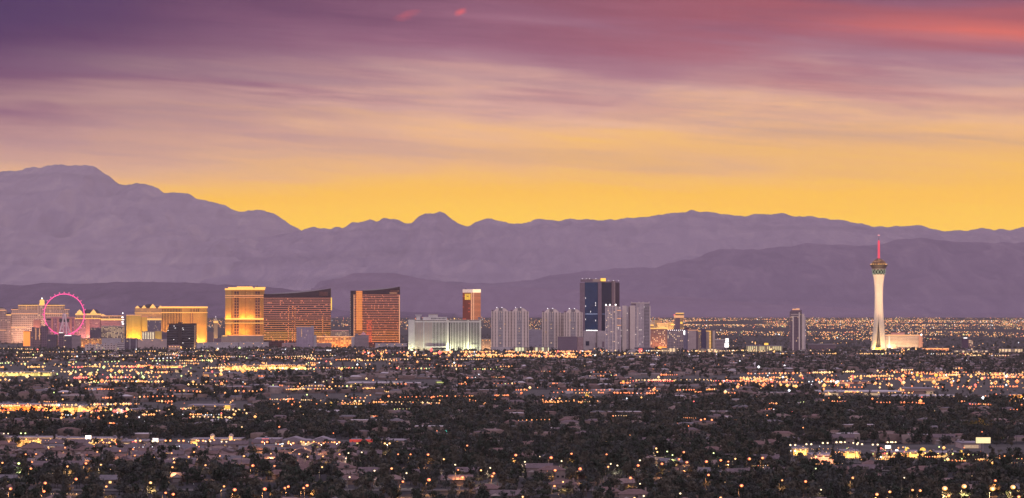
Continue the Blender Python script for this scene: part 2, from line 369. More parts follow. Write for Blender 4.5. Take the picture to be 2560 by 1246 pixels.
# ================================================================== hotels and towers of the skyline
FK = 0.36
class Bld:
    fk = 1.0
    def __init__(s, name, label, xc, Y, cat="hotel", group=None, rz=0.0):
        s.xc, s.Y = xc, Y; s.k = Y / F; s.base = gz(Y)
        s.root = empty(name, (PX(xc, Y), Y, s.base), label, cat, group, rz)
    def X(s, px): return (px - s.xc) * s.k
    def Z(s, py): return PZ(py, s.Y) - s.base
    def part(s, name, g, m, parent=None, smooth=False): return obj(name, g, m, parent or s.root, smooth=smooth)
    def box(s, name, x0, x1, yt, yb, m, y0=0.0, y1=24.0, parent=None):
        zb = -1.5 if yb is None else s.Z(yb)
        return s.part(name, G().box(s.X(x0), s.X(x1), y0, y1, zb, s.Z(yt)), m, parent)
    def strip(s, name, x0, x1, yt, yb, m, out=0.6, parent=None):
        return s.box(name, x0, x1, yt, yb, m, -out, -0.003, parent)
    def roofkit(s, x0, x1, yt, m, n=3, hmax=4.0, depth=20.0):
        """lift housings and plant on a flat roof"""
        for i in range(n):
            a = random.uniform(x0, x1 - 4); b = a + random.uniform(2.0, 4.5)
            y = random.uniform(3, depth - 9)
            s.part("roof_plant", G().box(s.X(a), s.X(b), y, y + 5, s.Z(yt) - 0.3, s.Z(yt) + random.uniform(1.5, hmax)), m)
    def flood(s, x0, x1, out, power, col, z=3.0, aim=60.0, h=3.0):
        L = bpy.data.lights.new("floodlight", 'AREA'); L.shape = 'RECTANGLE'; L.size = abs(s.X(x1) - s.X(x0)); L.size_y = h
        L.energy = power * FK * s.fk; L.color = col
        o = bpy.data.objects.new("floodlight", L); link(o); o.parent = s.root
        o.location = ((s.X(x0) + s.X(x1)) / 2, -out, z)
        o.rotation_euler = (math.atan2(out, -(aim - z)) , 0, 0) if False else (Vector((0, out, aim - z))).to_track_quat('-Z', 'Y').to_euler()
        return o

GOLD = (1.0, 0.48, 0.10); AMBER = (1.0, 0.38, 0.08); WARM = (1.0, 0.66, 0.34); PINK = (1.0, 0.30, 0.45); CREAMY = (1.0, 0.92, 0.62)
M = {}
M['cream'] = mat("cream_stucco", (0.52, 0.42, 0.36), 0.85, var=0.12, sc=0.05)
M['tan'] = mat("tan_stucco", (0.42, 0.32, 0.27), 0.85, var=0.15, sc=0.05)
M['stone'] = mat("sandstone", (0.50, 0.36, 0.22), 0.85, var=0.15, sc=0.05)
M['ochre'] = mat("ochre_stucco", (0.54, 0.33, 0.10), 0.85, var=0.12, sc=0.05)
M['white'] = mat("white_concrete", (0.66, 0.64, 0.60), 0.8, var=0.1, sc=0.05)
M['greyw'] = mat("pale_grey_concrete", (0.44, 0.40, 0.42), 0.8, var=0.12, sc=0.06)
M['grey'] = mat("grey_concrete", (0.24, 0.21, 0.24), 0.85, var=0.15, sc=0.06)
M['mauve'] = mat("mauve_concrete", (0.21, 0.15, 0.19), 0.85, var=0.12, sc=0.06)
M['slate'] = mat("dark_slate_roof", (0.075, 0.055, 0.07), 0.8, var=0.2, sc=0.1)
M['dark'] = mat("dark_bronze_metal", (0.035, 0.024, 0.03), 0.5, var=0.2, sc=0.1)
M['pink'] = mat("pink_stucco", (0.60, 0.30, 0.30), 0.85, var=0.1, sc=0.05)
M['salmon'] = mat("salmon_stucco", (0.68, 0.33, 0.24), 0.85, var=0.1, sc=0.05)
M['winband'] = mat("dark_window_glass", (0.02, 0.017, 0.026), 0.12, var=0.3, sc=0.3, spec=0.6)
M['bluegl'] = mat("blue_tower_glass", (0.010, 0.040, 0.115), 0.16, var=0.25, sc=0.03, spec=0.25)
M['bluegl2'] = mat("deep_blue_tower_glass", (0.009, 0.014, 0.05), 0.16, var=0.25, sc=0.03, spec=0.25)
M['roofw'] = mat("white_flat_roof", (0.46, 0.42, 0.44), 0.9, var=0.15, sc=0.03)
M['g_line'] = mat("gold_cornice_lamps", (0.5, 0.4, 0.2), 0.6, (1.0, 0.47, 0.07), 1.25, var=0, sampling='NONE')
M['y_line'] = mat("yellow_cornice_lamps", (0.5, 0.4, 0.2), 0.6, (1.0, 0.50, 0.10), 1.0, var=0, sampling='NONE')
M['o_line'] = mat("soft_cornice_lamps", (0.5, 0.35, 0.2), 0.6, (1.0, 0.42, 0.18), 0.75, var=0, sampling='NONE')
M['w_lamp'] = mat("white_roof_lamp", (0.6, 0.6, 0.6), 0.5, (1.0, 0.96, 0.92), 5.0, var=0, sampling='NONE')
M['y_lamp'] = mat("yellow_lamp", (0.6, 0.5, 0.3), 0.5, (1.0, 0.50, 0.09), 4.0, var=0, sampling='NONE')
M['r_lamp'] = mat("red_beacon", (0.6, 0.1, 0.1), 0.5, (1.0, 0.08, 0.06), 4.0, var=0, sampling='NONE')
M['sign_w'] = mat("lit_white_sign", (0.7, 0.7, 0.7), 0.5, (1.0, 0.93, 0.86), 1.6, var=0.15, sc=0.4, sampling='NONE')
M['sign_o'] = mat("lit_orange_sign", (0.6, 0.3, 0.1), 0.5, (1.0, 0.26, 0.03), 1.1, var=0.15, sc=0.4, sampling='NONE')
M['sign_y'] = mat("lit_yellow_sign", (0.6, 0.5, 0.1), 0.5, (1.0, 0.54, 0.08), 1.15, var=0.15, sc=0.4, sampling='NONE')
M['sign_r'] = mat("lit_red_sign", (0.6, 0.1, 0.1), 0.5, (1.0, 0.16, 0.14), 1.4, var=0.15, sc=0.4, sampling='NONE')
M['sign_t'] = mat("lit_teal_sign", (0.2, 0.6, 0.5), 0.5, (0.30, 1.0, 0.75), 1.0, var=0.15, sc=0.4, sampling='NONE')

# ---- 1 far left: tan tower cut by the frame edge
f_tan = facade("tan_hotel_windows", (0.36, 0.26, 0.25), (0.06, 0.04, 0.06), 6.0, 7.4, 0.26, 0.3, 0.05, WARM, 0.7)
b = Bld("hotel_tower", "tan stepped hotel wing cut off by the left edge of the frame", -2, 11500)
b.box("wall", -30, 16, 775, None, f_tan); b.box("upper_wall", -30, 10, 771, 775.2, M['tan'], 1, 20)
b.box("wing", 16.3, 27, 789, None, f_tan, -3, 20); b.strip("cornice_light", -30, 15.5, 775, 777, M['o_line'])
b.box("wing_cornice", 15.8, 27.6, 786.5, 789, M['y_line'], -4.5, 21)
b.part("roof", G().hip(b.X(-31), b.X(9), 1, 20, b.Z(770.9), b.Z(768), 8), M['slate'])
b.part("wing_roof", G().hip(b.X(16), b.X(27.5), -4, 21, b.Z(786.4), b.Z(782), 5), M['slate'])
b.strip("podium_light", -30, 15.5, 825, 826.5, M['o_line'])

# ---- 2 stepped hotel with a lantern cupola
f_bel = facade("cream_hotel_windows", (0.44, 0.33, 0.29), (0.065, 0.045, 0.06), 8.2, 8.4, 0.25, 0.3, 0.04, WARM, 0.8, seed=2)
f_bel2 = facade("cream_hotel_upper_windows", (0.55, 0.38, 0.25), (0.075, 0.05, 0.055), 6.0, 11.0, 0.26, 0.22, 0.10, GOLD, 0.9, seed=3)
b = Bld("resort_hotel", "wide stepped cream hotel with a glowing lantern cupola, partly behind the pink wheel", 98, 11500)
b.box("wall", 28, 171.5, 784, None, f_bel); b.box("attic_wall", 28.5, 171, 775, 783.9, f_bel, 0.8, 23)
b.box("upper_wall", 45.5, 160, 764.5, 774.9, f_bel2, 1.6, 22); b.box("center_bay", 95, 112, 764, None, f_bel, -5, -0.01)
b.strip("cornice_light", 28, 94.9, 784, 785.6, M['o_line']); b.strip("cornice_light", 112.1, 171.5, 784, 785.6, M['o_line'])
b.box("upper_cornice", 45, 160.5, 763, 764.4, M['y_line'], 0.6, 23); b.box("attic_cornice", 27.5, 45.4, 773.6, 774.9, M['o_line'], -0.5, 23.5)
b.box("attic_cornice", 160.6, 172, 773.6, 774.9, M['o_line'], -0.5, 23.5)
b.part("roof", G().hip(b.X(50), b.X(96), 2, 22, b.Z(762.9), b.Z(760.3), 8).hip(b.X(113), b.X(148), 2, 22, b.Z(762.9), b.Z(760.3), 8), M['slate'])
b.part("wing_roof", G().hip(b.X(29), b.X(45), 0, 23, b.Z(773.5), b.Z(770.5), 6), M['slate']); b.part("wing_roof", G().hip(b.X(148), b.X(160), 0, 23, b.Z(773.5), b.Z(770.8), 5), M['slate'])
c = b.part("cupola", G().lathe([(11.0, b.Z(763.5)), (11.0, b.Z(759.5)), (9.4, b.Z(759)), (9.4, b.Z(753)), (10.6, b.Z(752.6)), (8, b.Z(750.6)), (3.0, b.Z(749)), (2.2, b.Z(747))], 12, b.X(104), 11), M['g_line'])
b.part("finial", G().ball((b.X(104), 11, b.Z(746.3)), 2.2), M['w_lamp'], c)
for yy in (818,): b.strip("podium_light", 28, 66, yy, yy + 1.4, M['o_line'])
b.flood(30, 170, 60, 11.0e5, (1.0, 0.54, 0.30), 10, 75)
# ---- 3 pink hotel behind the wheel
f_pink = facade("pink_hotel_windows", (0.52, 0.26, 0.30), (0.16, 0.07, 0.13), 7.0, 6.2, 0.2, 0.28, 0.10, (1.0, 0.6, 0.55), 0.7, seed=4)
b = Bld("pink_hotel", "pink-lit slab hotel standing inside the ring of the big wheel", 158, 11150)
b.box("wall", 116, 200, 796, None, f_pink); b.box("parapet", 115.5, 200.5, 792.6, 795.9, M['pink'], -1, 24)
for x0, x1 in ((128, 133), (143, 147), (174, 180), (186, 191)): b.strip("pier", x0, x1, 796.2, 846, M['salmon'], 2.0)
b.strip("dark_window_bay", 148.5, 173, 797, 806, M['winband'], 0.4); b.strip("dark_window_bay", 117, 127.5, 797, 801, M['winband'], 0.4)
b.flood(150, 198, 22, 1.5e5, PINK, 2, 50)
b = Bld("salmon_block", "plain salmon-lit block just left of the wheel rim, behind the dark towers", 91, 11050, "building")
b.box("wall", 83, 100, 801, None, M['salmon'], 0, 18); b.box("parapet", 82.6, 100.4, 799.6, 800.9, M['pink'], -0.5, 18.5); b.roofkit(84, 99, 799.6, M['grey'], 2, 3, 16)
b.flood(84, 99, 16, 6e4, (1.0, 0.42, 0.30), 40, 50)
# ---- 4 hotel with pediments right of the wheel
f_cae = facade("rose_hotel_windows", (0.55, 0.30, 0.28), (0.20, 0.09, 0.12), 5.0, 5.6, 0.18, 0.3, 0.06, WARM, 0.7, seed=5)
b = Bld("palace_hotel", "rose hotel with glowing pediments and a dark hipped roof, right of the wheel", 232, 11000)
b.box("wall", 188, 250.5, 797.5, None, f_cae); b.box("cornice_light", 187.5, 251, 795.6, 797.4, M['g_line'], -1.2, 24.5)
b.box("attic_wall", 189, 250, 788, 795.5, f_bel2, 0, 23); b.box("attic_cornice", 188, 250.8, 784.5, 787.9, M['y_line'], -1, 24)
b.part("roof", G().hip(b.X(205), b.X(250), 1, 23, b.Z(784.4), b.Z(774.5), 14), M['slate'])
b.part("dome", G().lathe([(13.5, b.Z(786.5)), (13.5, b.Z(784)), (10.5, b.Z(782.5)), (10, b.Z(780.5)), (7.5, b.Z(778.4)), (2.5, b.Z(776.2)), (0.6, b.Z(774.5))], 14, b.X(198), 10), M['y_line'])
b.part("pediment", G().xz([(b.X(225), b.Z(784.3)), (b.X(242), b.Z(784.3)), (b.X(233.5), b.Z(774))], -2, 8), M['y_line'])
for x0, x1 in ((215, 224),): b.strip("pier", x0, x1, 797.6, 850, M['salmon'], 2.2)
b.box("wing", 252, 308, 797, None, f_cae, -2, 20); b.box("wing_attic", 253, 307.5, 791, 796.9, f_bel2, -1, 19)
b.box("wing_cornice", 251.5, 308.5, 789.4, 790.9, M['o_line'], -2.5, 20.5); b.strip("wing_light", 252, 308, 797.2, 801.2, M['y_line'], 3.2)
b.part("wing_pediment", G().xz([(b.X(252), b.Z(789.3)), (b.X(264), b.Z(789.3)), (b.X(257), b.Z(785.5))], -3, 6), M['y_line'])
for xa_, xb_ in ((266, 279), (293, 303)): b.part("wing_roof", G().hip(b.X(xa_), b.X(xb_), 0, 18, b.Z(789.3), b.Z(787.6), 4), M['slate'])
b.flood(212, 226, 14, 9e4, (1.0, 0.5, 0.38), 3, 40); b.flood(190, 310, 34, 3.0e5, (1.0, 0.42, 0.36), 10, 60)
# ---- 5 smaller blocks in front of those hotels
f_dots = facade("checkered_hotel_windows", (0.36, 0.28, 0.22), (0.10, 0.07, 0.08), 5.2, 4.6, 0.24, 0.26, 0.55, WARM, 0.95, seed=6)
b = Bld("hotel_block", "low wide hotel block covered in a grid of small lit windows", 281, 10450)
b.box("wall", 253, 309, 817, None, f_dots, 0, 20); b.box("parapet", 252.6, 309.4, 815, 816.9, M['cream'], -0.6, 20.6); b.roofkit(255, 300, 815, M['grey'], 3, 3, 18)
f_drk = facade("dark_office_windows", (0.13, 0.095, 0.14), (0.045, 0.04, 0.06), 6, 4.2, 0.1, 0.35, 0.03, WARM, 0.8, seed=7)
b = Bld("office_block", "square dark blue block between the rose hotel and the dotted hotel", 239, 10400, "building")
b.box("wall", 225, 252.2, 821, None, f_drk, 0, 20); b.box("parapet", 224.6, 252.6, 819.6, 820.9, M['mauve'], -0.5, 20.5); b.roofkit(227, 248, 819.6, M['grey'], 2, 2.5, 16)
b = Bld("lattice_tower", "slender tapering lattice tower with white lights and a lamp on its tip", 307, 10900, "tower")
g = G()
for sx in (-1, 1):
    for sy in (-1, 1): g.tube((sx * 7.5, sy * 7.5, -1), (sx * 3.0, sy * 3.0, b.Z(789)), 0.9, 0.6, 5)
for i in range(9):
    t0, t1 = i / 9, (i + 1) / 9; H_ = b.Z(789); r0 = 7.5 - 4.5 * t0; r1 = 7.5 - 4.5 * t1
    for sy in (-1, 1): g.tube((-r0, sy * r0, t0 * H_), (r1, sy * r1, t1 * H_), 0.5, n=4).tube((r0, sy * r0, t0 * H_), (-r1, sy * r1, t1 * H_), 0.5, n=4)
b.part("lattice", g, M['grey']); b.part("mast", G().tube((0, 0, b.Z(789)), (0, 0, b.Z(784)), 1.0, 0.4), M['grey']); b.part("tip_lamp", G().ball((0, 0, b.Z(783.4)), 1.8), M['w_lamp'])
for i, yy in enumerate((794, 800, 806, 811, 817)): b.part("deck_lamp", G().box(-4 + (i % 2) * 2, 3 + (i % 2) * 2, -8.2, -6.5, b.Z(yy), b.Z(yy - 1.2)), M['w_lamp'])
# ---- 6 gold floodlit slab
b = Bld("gold_hotel", "gold floodlit slab hotel glowing solid yellow, left of the long golden hotel", 334, 10600)
M['goldwall'] = facade("gold_hotel_wall", (0.62, 0.44, 0.12), (0.50, 0.33, 0.08), 5.0, 400.0, 0.3, 0.0, 0.0, seed=8, var=0.1)
g = G(); n_ = 14; pts = []
for i in range(n_ + 1):
    t = i / n_; pts.append((b.X(315.5 + 36.5 * t), -6.0 * math.sin(math.pi * t)))
b.part("wall", G().prism(pts + [(b.X(352), 22), (b.X(315.5), 22)], -1.5, b.Z(789)), M['goldwall'])
b.part("cornice_light", G().prism([(p[0], p[1] - 0.8) for p in pts] + [(b.X(352), 22.5), (b.X(315.5), 22.5)], b.Z(788.9), b.Z(787.6)), M['o_line'])
b.box("wing", 352.3, 368, 793.5, None, M['goldwall'], 4, 24); b.box("wing_parapet", 352.2, 368.4, 791.5, 793.4, M['salmon'], 3.4, 24.5)
b.flood(316, 352, 40, 4.2e5, (1.0, 0.56, 0.05), 2, 60); b.flood(318, 330, 12, 0.5e5, (1.0, 0.72, 0.12), 2, 30); b.flood(352, 368, 24, 1.4e5, (1.0, 0.55, 0.10), 2, 50)
# ---- 7 long golden hotel with pediments
f_ven = facade("long_hotel_windows", (0.54, 0.36, 0.17), (0.26, 0.16, 0.12), 4.4, 5.0, 0.2, 0.3, 0.04, GOLD, 0.8, seed=9)
b = Bld("long_golden_hotel", "long golden hotel with small lit pediments on its left roof", 427, 10900)
b.box("wall", 338, 404, 783.5, None, f_ven); b.box("attic_wall", 337, 404.3, 771, 782, f_ven, -1, 24); b.strip("cornice_light", 336.5, 404, 782.1, 783.4, M['y_line'], 2.5)
b.part("roof", G().hip(b.X(338), b.X(402), 1, 24, b.Z(770.9), b.Z(765.5), 10).hip(b.X(361), b.X(383), 3, 22, b.Z(767), b.Z(760.6), 8), M['slate'])
for px, hw, top in ((343.5, 6, 764.5), (360, 6, 763.5), (382, 8.5, 760.3), (401, 6, 764.5)):
    b.part("pediment", G().xz([(b.X(px - hw), b.Z(770.9)), (b.X(px + hw), b.Z(770.9)), (b.X(px), b.Z(top))], -2.6, 6), M['y_line'])
b.box("main_wall", 404.6, 517, 782.8, None, M['ochre'], -4, 24); b.box("main_attic", 404.6, 517, 770.6, 781.2, M['ochre'], -4, 24)
b.box("main_cornice", 404.2, 517.6, 766.8, 770.5, M['g_line'], -5.2, 25); b.box("belt_light", 404.2, 517.6, 781.3, 782.7, M['g_line'], -5.2, 25)
for i in range(13): b.box("window_bay", 406 + i * 3.85, 407.7 + i * 3.85, 783, 852, M['winband'], -4.35, -4.003)
for i in range(13): b.box("attic_window", 406 + i * 3.85, 407.7 + i * 3.85, 772, 780.5, M['winband'], -4.35, -4.003)
for px in (477, 484.5, 491.5, 496): b.box("attic_window", px, px + 1.8, 772.5, 780, M['winband'], -4.35, -4.003)
for px in (475, 481): b.box("window_bay", px, px + 2, 783.2, 842, mat("brown_window_bay", (0.22, 0.12, 0.09)), -4.35, -4.003)
b.roofkit(425, 500, 766.8, M['slate'], 4, 3, 20)
b.flood(406, 515, 60, 8.5e5, (1.0, 0.42, 0.11), 2, 80); b.flood(456, 476, 14, 0.8e5, (1.0, 0.6, 0.10), 2, 40); b.flood(490, 512, 16, 0.9e5, (1.0, 0.58, 0.16), 2, 40)
b.flood(338, 403, 40, 4.5e5, (1.0, 0.48, 0.22), 20, 90)
f_blw = facade("blue_grey_hotel_windows", (0.20, 0.17, 0.22), (0.09, 0.07, 0.11), 4.4, 4.4, 0.2, 0.3, 0.12, WARM, 0.8, seed=10)
b = Bld("hotel_block", "grey-blue hotel block with a gold lit crown right of the gold slab", 384, 10500)
b.box("wall", 368.5, 401.5, 801, None, f_blw, 0, 20); b.box("crown_light", 368, 402, 796.5, 800.9, M['y_line'], -1, 20.5); b.box("parapet", 368.2, 401.8, 794, 796.4, M['stone'], -0.4, 20); b.roofkit(371, 396, 794, M['grey'], 2, 3, 16)
b = Bld("hotel_block", "low block with five columns of white lit balconies below the gold slab", 371, 10150)
b.box("wall", 355, 387, 830, None, M['tan'], 0, 16); b.box("parapet", 354.6, 387.4, 828.6, 829.9, M['grey'], -0.5, 16.5)
for i in range(5): b.strip("lit_balcony_column", 356.5 + i * 6.2, 359.5 + i * 6.2, 831, 850, facade("lit_balconies", (0.5, 0.4, 0.25), (0.6, 0.5, 0.3), 30, 4.4, 0.0, 0.3, 1.0, CREAMY, 1.2, seed=i), 0.6)
b = Bld("gold_annex", "small plain gold-lit annex beside the black office tower", 396, 10150, "building")
b.box("wall", 388, 404, 829, None, M['goldwall'], 0, 16); b.box("parapet", 387.6, 404.4, 827.6, 828.9, M['stone'], -0.5, 16.5); b.roofkit(390, 400, 827.6, M['grey'], 1, 2, 14); b.flood(389, 403, 14, 5e4, (1.0, 0.66, 0.08), 2, 20)
# ---- 8 black office tower
f_blk = facade("black_office_glass", (0.045, 0.034, 0.05), (0.010, 0.009, 0.014), 300, 7.8, 0.0, 0.34, 0.0, seed=11, wrough=0.1)
b = Bld("office_tower", "black glass office tower with a taller dark shaft in front of the golden hotels", 453, 9000, "office tower")
b.box("wall", 421, 446, 811.5, None, f_blk, 0, 30); b.box("wing", 454.5, 489, 811.5, None, f_blk, 0, 30); b.box("low_wing", 417, 420.9, 828, None, f_blk, 1, 28)
b.box("shaft", 446.3, 454.2, 805.5, None, M['dark'], -3, 33); b.box("parapet", 420, 446.2, 809, 811.4, M['dark'], -1, 31); b.box("parapet", 454.3, 490, 809, 811.4, M['dark'], -1, 31)
b.box("corner_pier", 485.5, 489.3, 814, 868, mat("lit_tan_pier", (0.40, 0.27, 0.17)), -1.2, -0.003)
for px, py in ((434, 815), (437, 820), (455.5, 820), (457, 824), (472, 846), (433, 849), (419, 826), (456, 857)): b.strip("lit_window", px, px + 2.6, py, py + 1.2, M['sign_w'], 0.5)
b.part("entrance_lamp", G().ball((b.X(452), -6, 8), 3), M['y_lamp'])
b.flood(484, 490, 8, 1.2e4, (1.0, 0.65, 0.25), 2, 30)
b = Bld("small_office", "small dark office block joined to the left of the black office tower", 410, 9300, "building")
b.box("wall", 404.5, 416.5, 832, None, f_drk, 0, 18); b.box("parapet", 404, 417, 830.4, 831.9, M['grey'], -0.5, 18.5); b.roofkit(406, 414, 830.4, M['grey'], 1, 2, 14)
# ---- 9 bell tower copy
b = Bld("campanile", "small cream bell tower with a pointed spire left of the tall golden hotel", 539, 10800, "bell tower")
b.box("shaft", 534.5, 543.5, 808, None, M['stone'], 0, 13.5); b.box("belfry", 533.5, 544.5, 802.5, 807.9, M['y_line'], -1.4, 15)
b.box("belfry_cornice", 533, 545, 801.4, 802.4, M['stone'], -2, 15.6)
b.part("spire", G().lathe([(8.5, b.Z(801.3)), (0.5, b.Z(793))], 4, 0, 6.8, math.pi / 4), M['cream']); b.part("spire_lamp", G().ball((0, 6.8, b.Z(792.4)), 0.9), M['w_lamp'])
b.flood(534, 544, 14, 3e4, WARM, 10, 30)
# ---- 10 tall golden hotel
b = Bld("tall_golden_hotel", "tall golden floodlit hotel with vertical window bays and a bright crown", 612, 10300); b.fk = 0.34
f_pal = facade("golden_hotel_panels", (0.56, 0.32, 0.085), (0.16, 0.065, 0.03), 4.9, 5.2, 0.26, 0.12, 0.02, GOLD, 0.9, seed=12)
b.box("pavilion", 563.5, 579, 725.5, None, M['ochre'], -6, 26); b.box("wall", 579.3, 660, 725.5, None, f_pal, 0, 26)
b.box("cornice_light", 562.5, 661, 721.2, 725.4, M['g_line'], -7.5, 27); b.box("crown_wall", 571, 632, 718.6, 721.1, M['g_line'], -3, 22); b.box("crown_top", 592, 630, 716.6, 718.5, M['y_line'], -1, 20); b.box("crown_wall", 637, 662.5, 718.2, 721.1, M['g_line'], -3, 24)
for y0, y1, mm in ((738.6, 739.8, M['o_line']), (743.6, 744.6, M['o_line']), (796.2, 799.6, M['g_line']), (807.5, 809, M['y_line'])):
    b.box("belt_light", 562.8, 660.5, y0, y1, mm, -7.1, -0.004)
for (ya, yb_) in ((728.5, 737.5), (745.5, 795.5), (800.5, 806.8), (809.6, 838)):
    for px in (586, 592, 638.5, 645): b.strip("window_bay", px, px + 4.3, ya, yb_, facade("golden_hotel_windows", (0.42, 0.24, 0.10), (0.06, 0.025, 0.03), 50, 10.5, 0.0, 0.14, 0.0, seed=13), 0.35)
for i, px in enumerate((580.5, 583.2, 599.5, 602.6, 605.8, 609, 617, 620.4, 623.8, 627.2, 630.6, 634, 650.8, 654, 657.2)):
    for (ya, yb_) in ((728, 738), (745, 795.5), (810, 838)): b.strip("pilaster", px, px + 1.2, ya, yb_, M['ochre'], 1.7)
b.roofkit(575, 655, 716.6, M['slate'], 3, 3, 18)
b.box("podium", 556, 664, 838.5, None, M['tan'], -40, -7.5); b.part("podium_lamp", G().box(b.X(559), b.X(571), -41, -40.2, b.Z(841), b.Z(839)), M['g_line'])
b.flood(566, 578, 22, 1.6e5, (1.0, 0.40, 0.045), b.Z(838), b.Z(815)); b.flood(598, 620, 22, 3.2e5, (1.0, 0.40, 0.045), b.Z(838), b.Z(812)); b.flood(580, 660, 45, 3.6e5, (1.0, 0.38, 0.10), b.Z(838), b.Z(790))
b.flood(564, 578, 14, 1.1e5, (1.0, 0.42, 0.05), b.Z(796), b.Z(775)); b.flood(598, 616, 9, 1.7e5, (1.0, 0.46, 0.06), b.Z(796), b.Z(772)); b.flood(619, 636, 9, 0.9e5, (1.0, 0.55, 0.12), b.Z(796), b.Z(775)); b.flood(580, 660, 30, 4.2e5, (1.0, 0.38, 0.12), b.Z(797), b.Z(750))

# ---- 11, 12 the two curved bronze slabs
def bronze(name, label, xc, Y, x0, x1, prof, ylast, step, ybase, first, bulge, bulk, seed, litf, bandm):
    b = Bld(name, label, xc, Y); nn = 28
    def arc(off, a=x0, c=x1):
        out = []
        for i in range(nn + 1):
            px = a + (c - a) * i / nn; t = (px - x0) / (x1 - x0)
            out.append((b.X(px), -bulge * math.sin(math.pi * t) - off))
        return out
    top = lambda px: b.Z(float(np.interp(px, [p[0] for p in prof], [p[1] for p in prof])))
    fr = arc(0); pts = fr + [(b.X(x1), 26), (b.X(x0), 26)]
    hi = [top(xc + p[0] / b.k) for p in pts]
    fm = facade(name + "_glass", (0.055, 0.014, 0.022), (0.028, 0.008, 0.015), 4.6, step * b.k, 0.16, 0.2, litf, (1.0, 0.28, 0.13), 0.8, rough=0.35, wrough=0.12, seed=seed, var=0.35)
    zc = b.Z(first) + 1.0
    b.part("wall", G().prism(pts, -1.5, [min(zc, h_ - 1.0) for h_ in hi]), fm)
    ptc = arc(0.5) + [(b.X(x1) + 0.3, 26.4), (b.X(x0) - 0.3, 26.4)]
    b.part("crown", G().prism(ptc, zc + 0.02, hi), mat("bronze_crown", (0.05, 0.022, 0.034), 0.3, var=0.25, sc=0.05))
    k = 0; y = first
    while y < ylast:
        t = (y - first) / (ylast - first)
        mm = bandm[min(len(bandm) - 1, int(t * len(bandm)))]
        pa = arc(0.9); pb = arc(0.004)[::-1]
        b.part("glowing_floor_band", G().prism(pa + pb, b.Z(y) - 0.6, b.Z(y) + 0.6), mm); y += step; k += 1  # pale facade strips, not lamps, given a glow of their own
    return b, arc
def band(c, e): return mat("floor_band_glow", (0.3, 0.14, 0.10), 0.6, c, e, var=0, sampling='NONE')
bb = [band((1.0, 0.33, 0.22), 0.72), band((1.0, 0.31, 0.17), 0.8), band((1.0, 0.34, 0.09), 0.95), band((1.0, 0.42, 0.06), 1.6)]  # lower strips yellower and brighter: floodlight put into their glow
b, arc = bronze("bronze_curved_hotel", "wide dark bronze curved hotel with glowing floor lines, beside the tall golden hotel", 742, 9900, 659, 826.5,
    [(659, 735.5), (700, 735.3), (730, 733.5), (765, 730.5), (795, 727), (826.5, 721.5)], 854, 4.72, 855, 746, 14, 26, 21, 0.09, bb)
for px in (721, 731, 737, 806): b.part("lit_window_column", G().box(b.X(px), b.X(px + 2.2), -15.2 if px < 800 else -7.5, -13.2 if px < 800 else -5.0, b.Z(855), b.Z(765 if px < 800 else 790)), facade("lit_lift_windows", (0.3, 0.10, 0.06), (0.4, 0.15, 0.08), 20, 4.72 * b.k, 0, 0.3, 0.7, (1.0, 0.32, 0.08), 0.9, seed=px))
b.box("crown_panel", 785, 820, 730, 740, mat("bronze_panel", (0.14, 0.055, 0.045), 0.35), -7.6, -5)
b.box("end_sign", 827, 829.2, 744.5, 776, M['sign_y'], 4, 12)
b.flood(700, 820, 34, 1.2e5, (1.0, 0.45, 0.10), 2, 20)
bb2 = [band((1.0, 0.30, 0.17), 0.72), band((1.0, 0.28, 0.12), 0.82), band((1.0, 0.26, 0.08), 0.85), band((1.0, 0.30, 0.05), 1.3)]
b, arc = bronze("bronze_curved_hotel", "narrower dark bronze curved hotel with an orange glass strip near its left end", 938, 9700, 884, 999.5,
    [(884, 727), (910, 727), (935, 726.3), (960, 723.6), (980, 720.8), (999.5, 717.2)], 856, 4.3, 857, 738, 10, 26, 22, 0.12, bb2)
b.part("end_wall", G().prism([(b.X(876), 6), (b.X(884) - 0.02, 0.6), (b.X(884) - 0.02, 26), (b.X(876), 26)], -1.5, b.Z(727)), mat("bronze_end_wall", (0.035, 0.02, 0.034), 0.4))
b.part("end_edge_light", G().box(b.X(875.2), b.X(876) - 0.02, 5, 7, 2, b.Z(738)), facade("dotted_edge_lamps", (0.1, 0.05, 0.05), (0.4, 0.3, 0.2), 50, 6, 0, 0.5, 1.0, (1.0, 0.8, 0.6), 1.0))
b.part("edge_light", G().box(b.X(884.5), b.X(886), -2.6, -1.2, 2, b.Z(737)), M['o_line']); b.part("edge_light", G().box(b.X(997.8), b.X(999.6), -1.8, -0.7, 2, b.Z(739)), M['o_line'])
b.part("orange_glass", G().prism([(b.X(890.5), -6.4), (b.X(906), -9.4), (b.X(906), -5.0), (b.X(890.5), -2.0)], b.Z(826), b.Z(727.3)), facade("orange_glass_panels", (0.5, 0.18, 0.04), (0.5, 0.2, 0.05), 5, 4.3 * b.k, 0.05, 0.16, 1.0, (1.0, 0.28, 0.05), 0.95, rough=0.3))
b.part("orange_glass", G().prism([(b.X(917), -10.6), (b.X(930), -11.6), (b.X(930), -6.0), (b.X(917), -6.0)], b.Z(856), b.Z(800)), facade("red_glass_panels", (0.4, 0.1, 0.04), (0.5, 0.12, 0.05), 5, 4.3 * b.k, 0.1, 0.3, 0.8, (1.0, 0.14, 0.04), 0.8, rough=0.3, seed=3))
b.part("crown_panel", G().box(b.X(965), b.X(995), -6.4, -3, b.Z(735), b.Z(726)), mat("bronze_panel", (0.16, 0.06, 0.045), 0.35))
b.strip("crown_light", 966, 992, 732.6, 733.6, M['o_line'], 6.9); b.strip("crown_light", 986, 997, 727.6, 728.5, M['o_line'], 4.4)
b.flood(886, 998, 30, 0.9e5, (1.0, 0.34, 0.10), 2, 40)
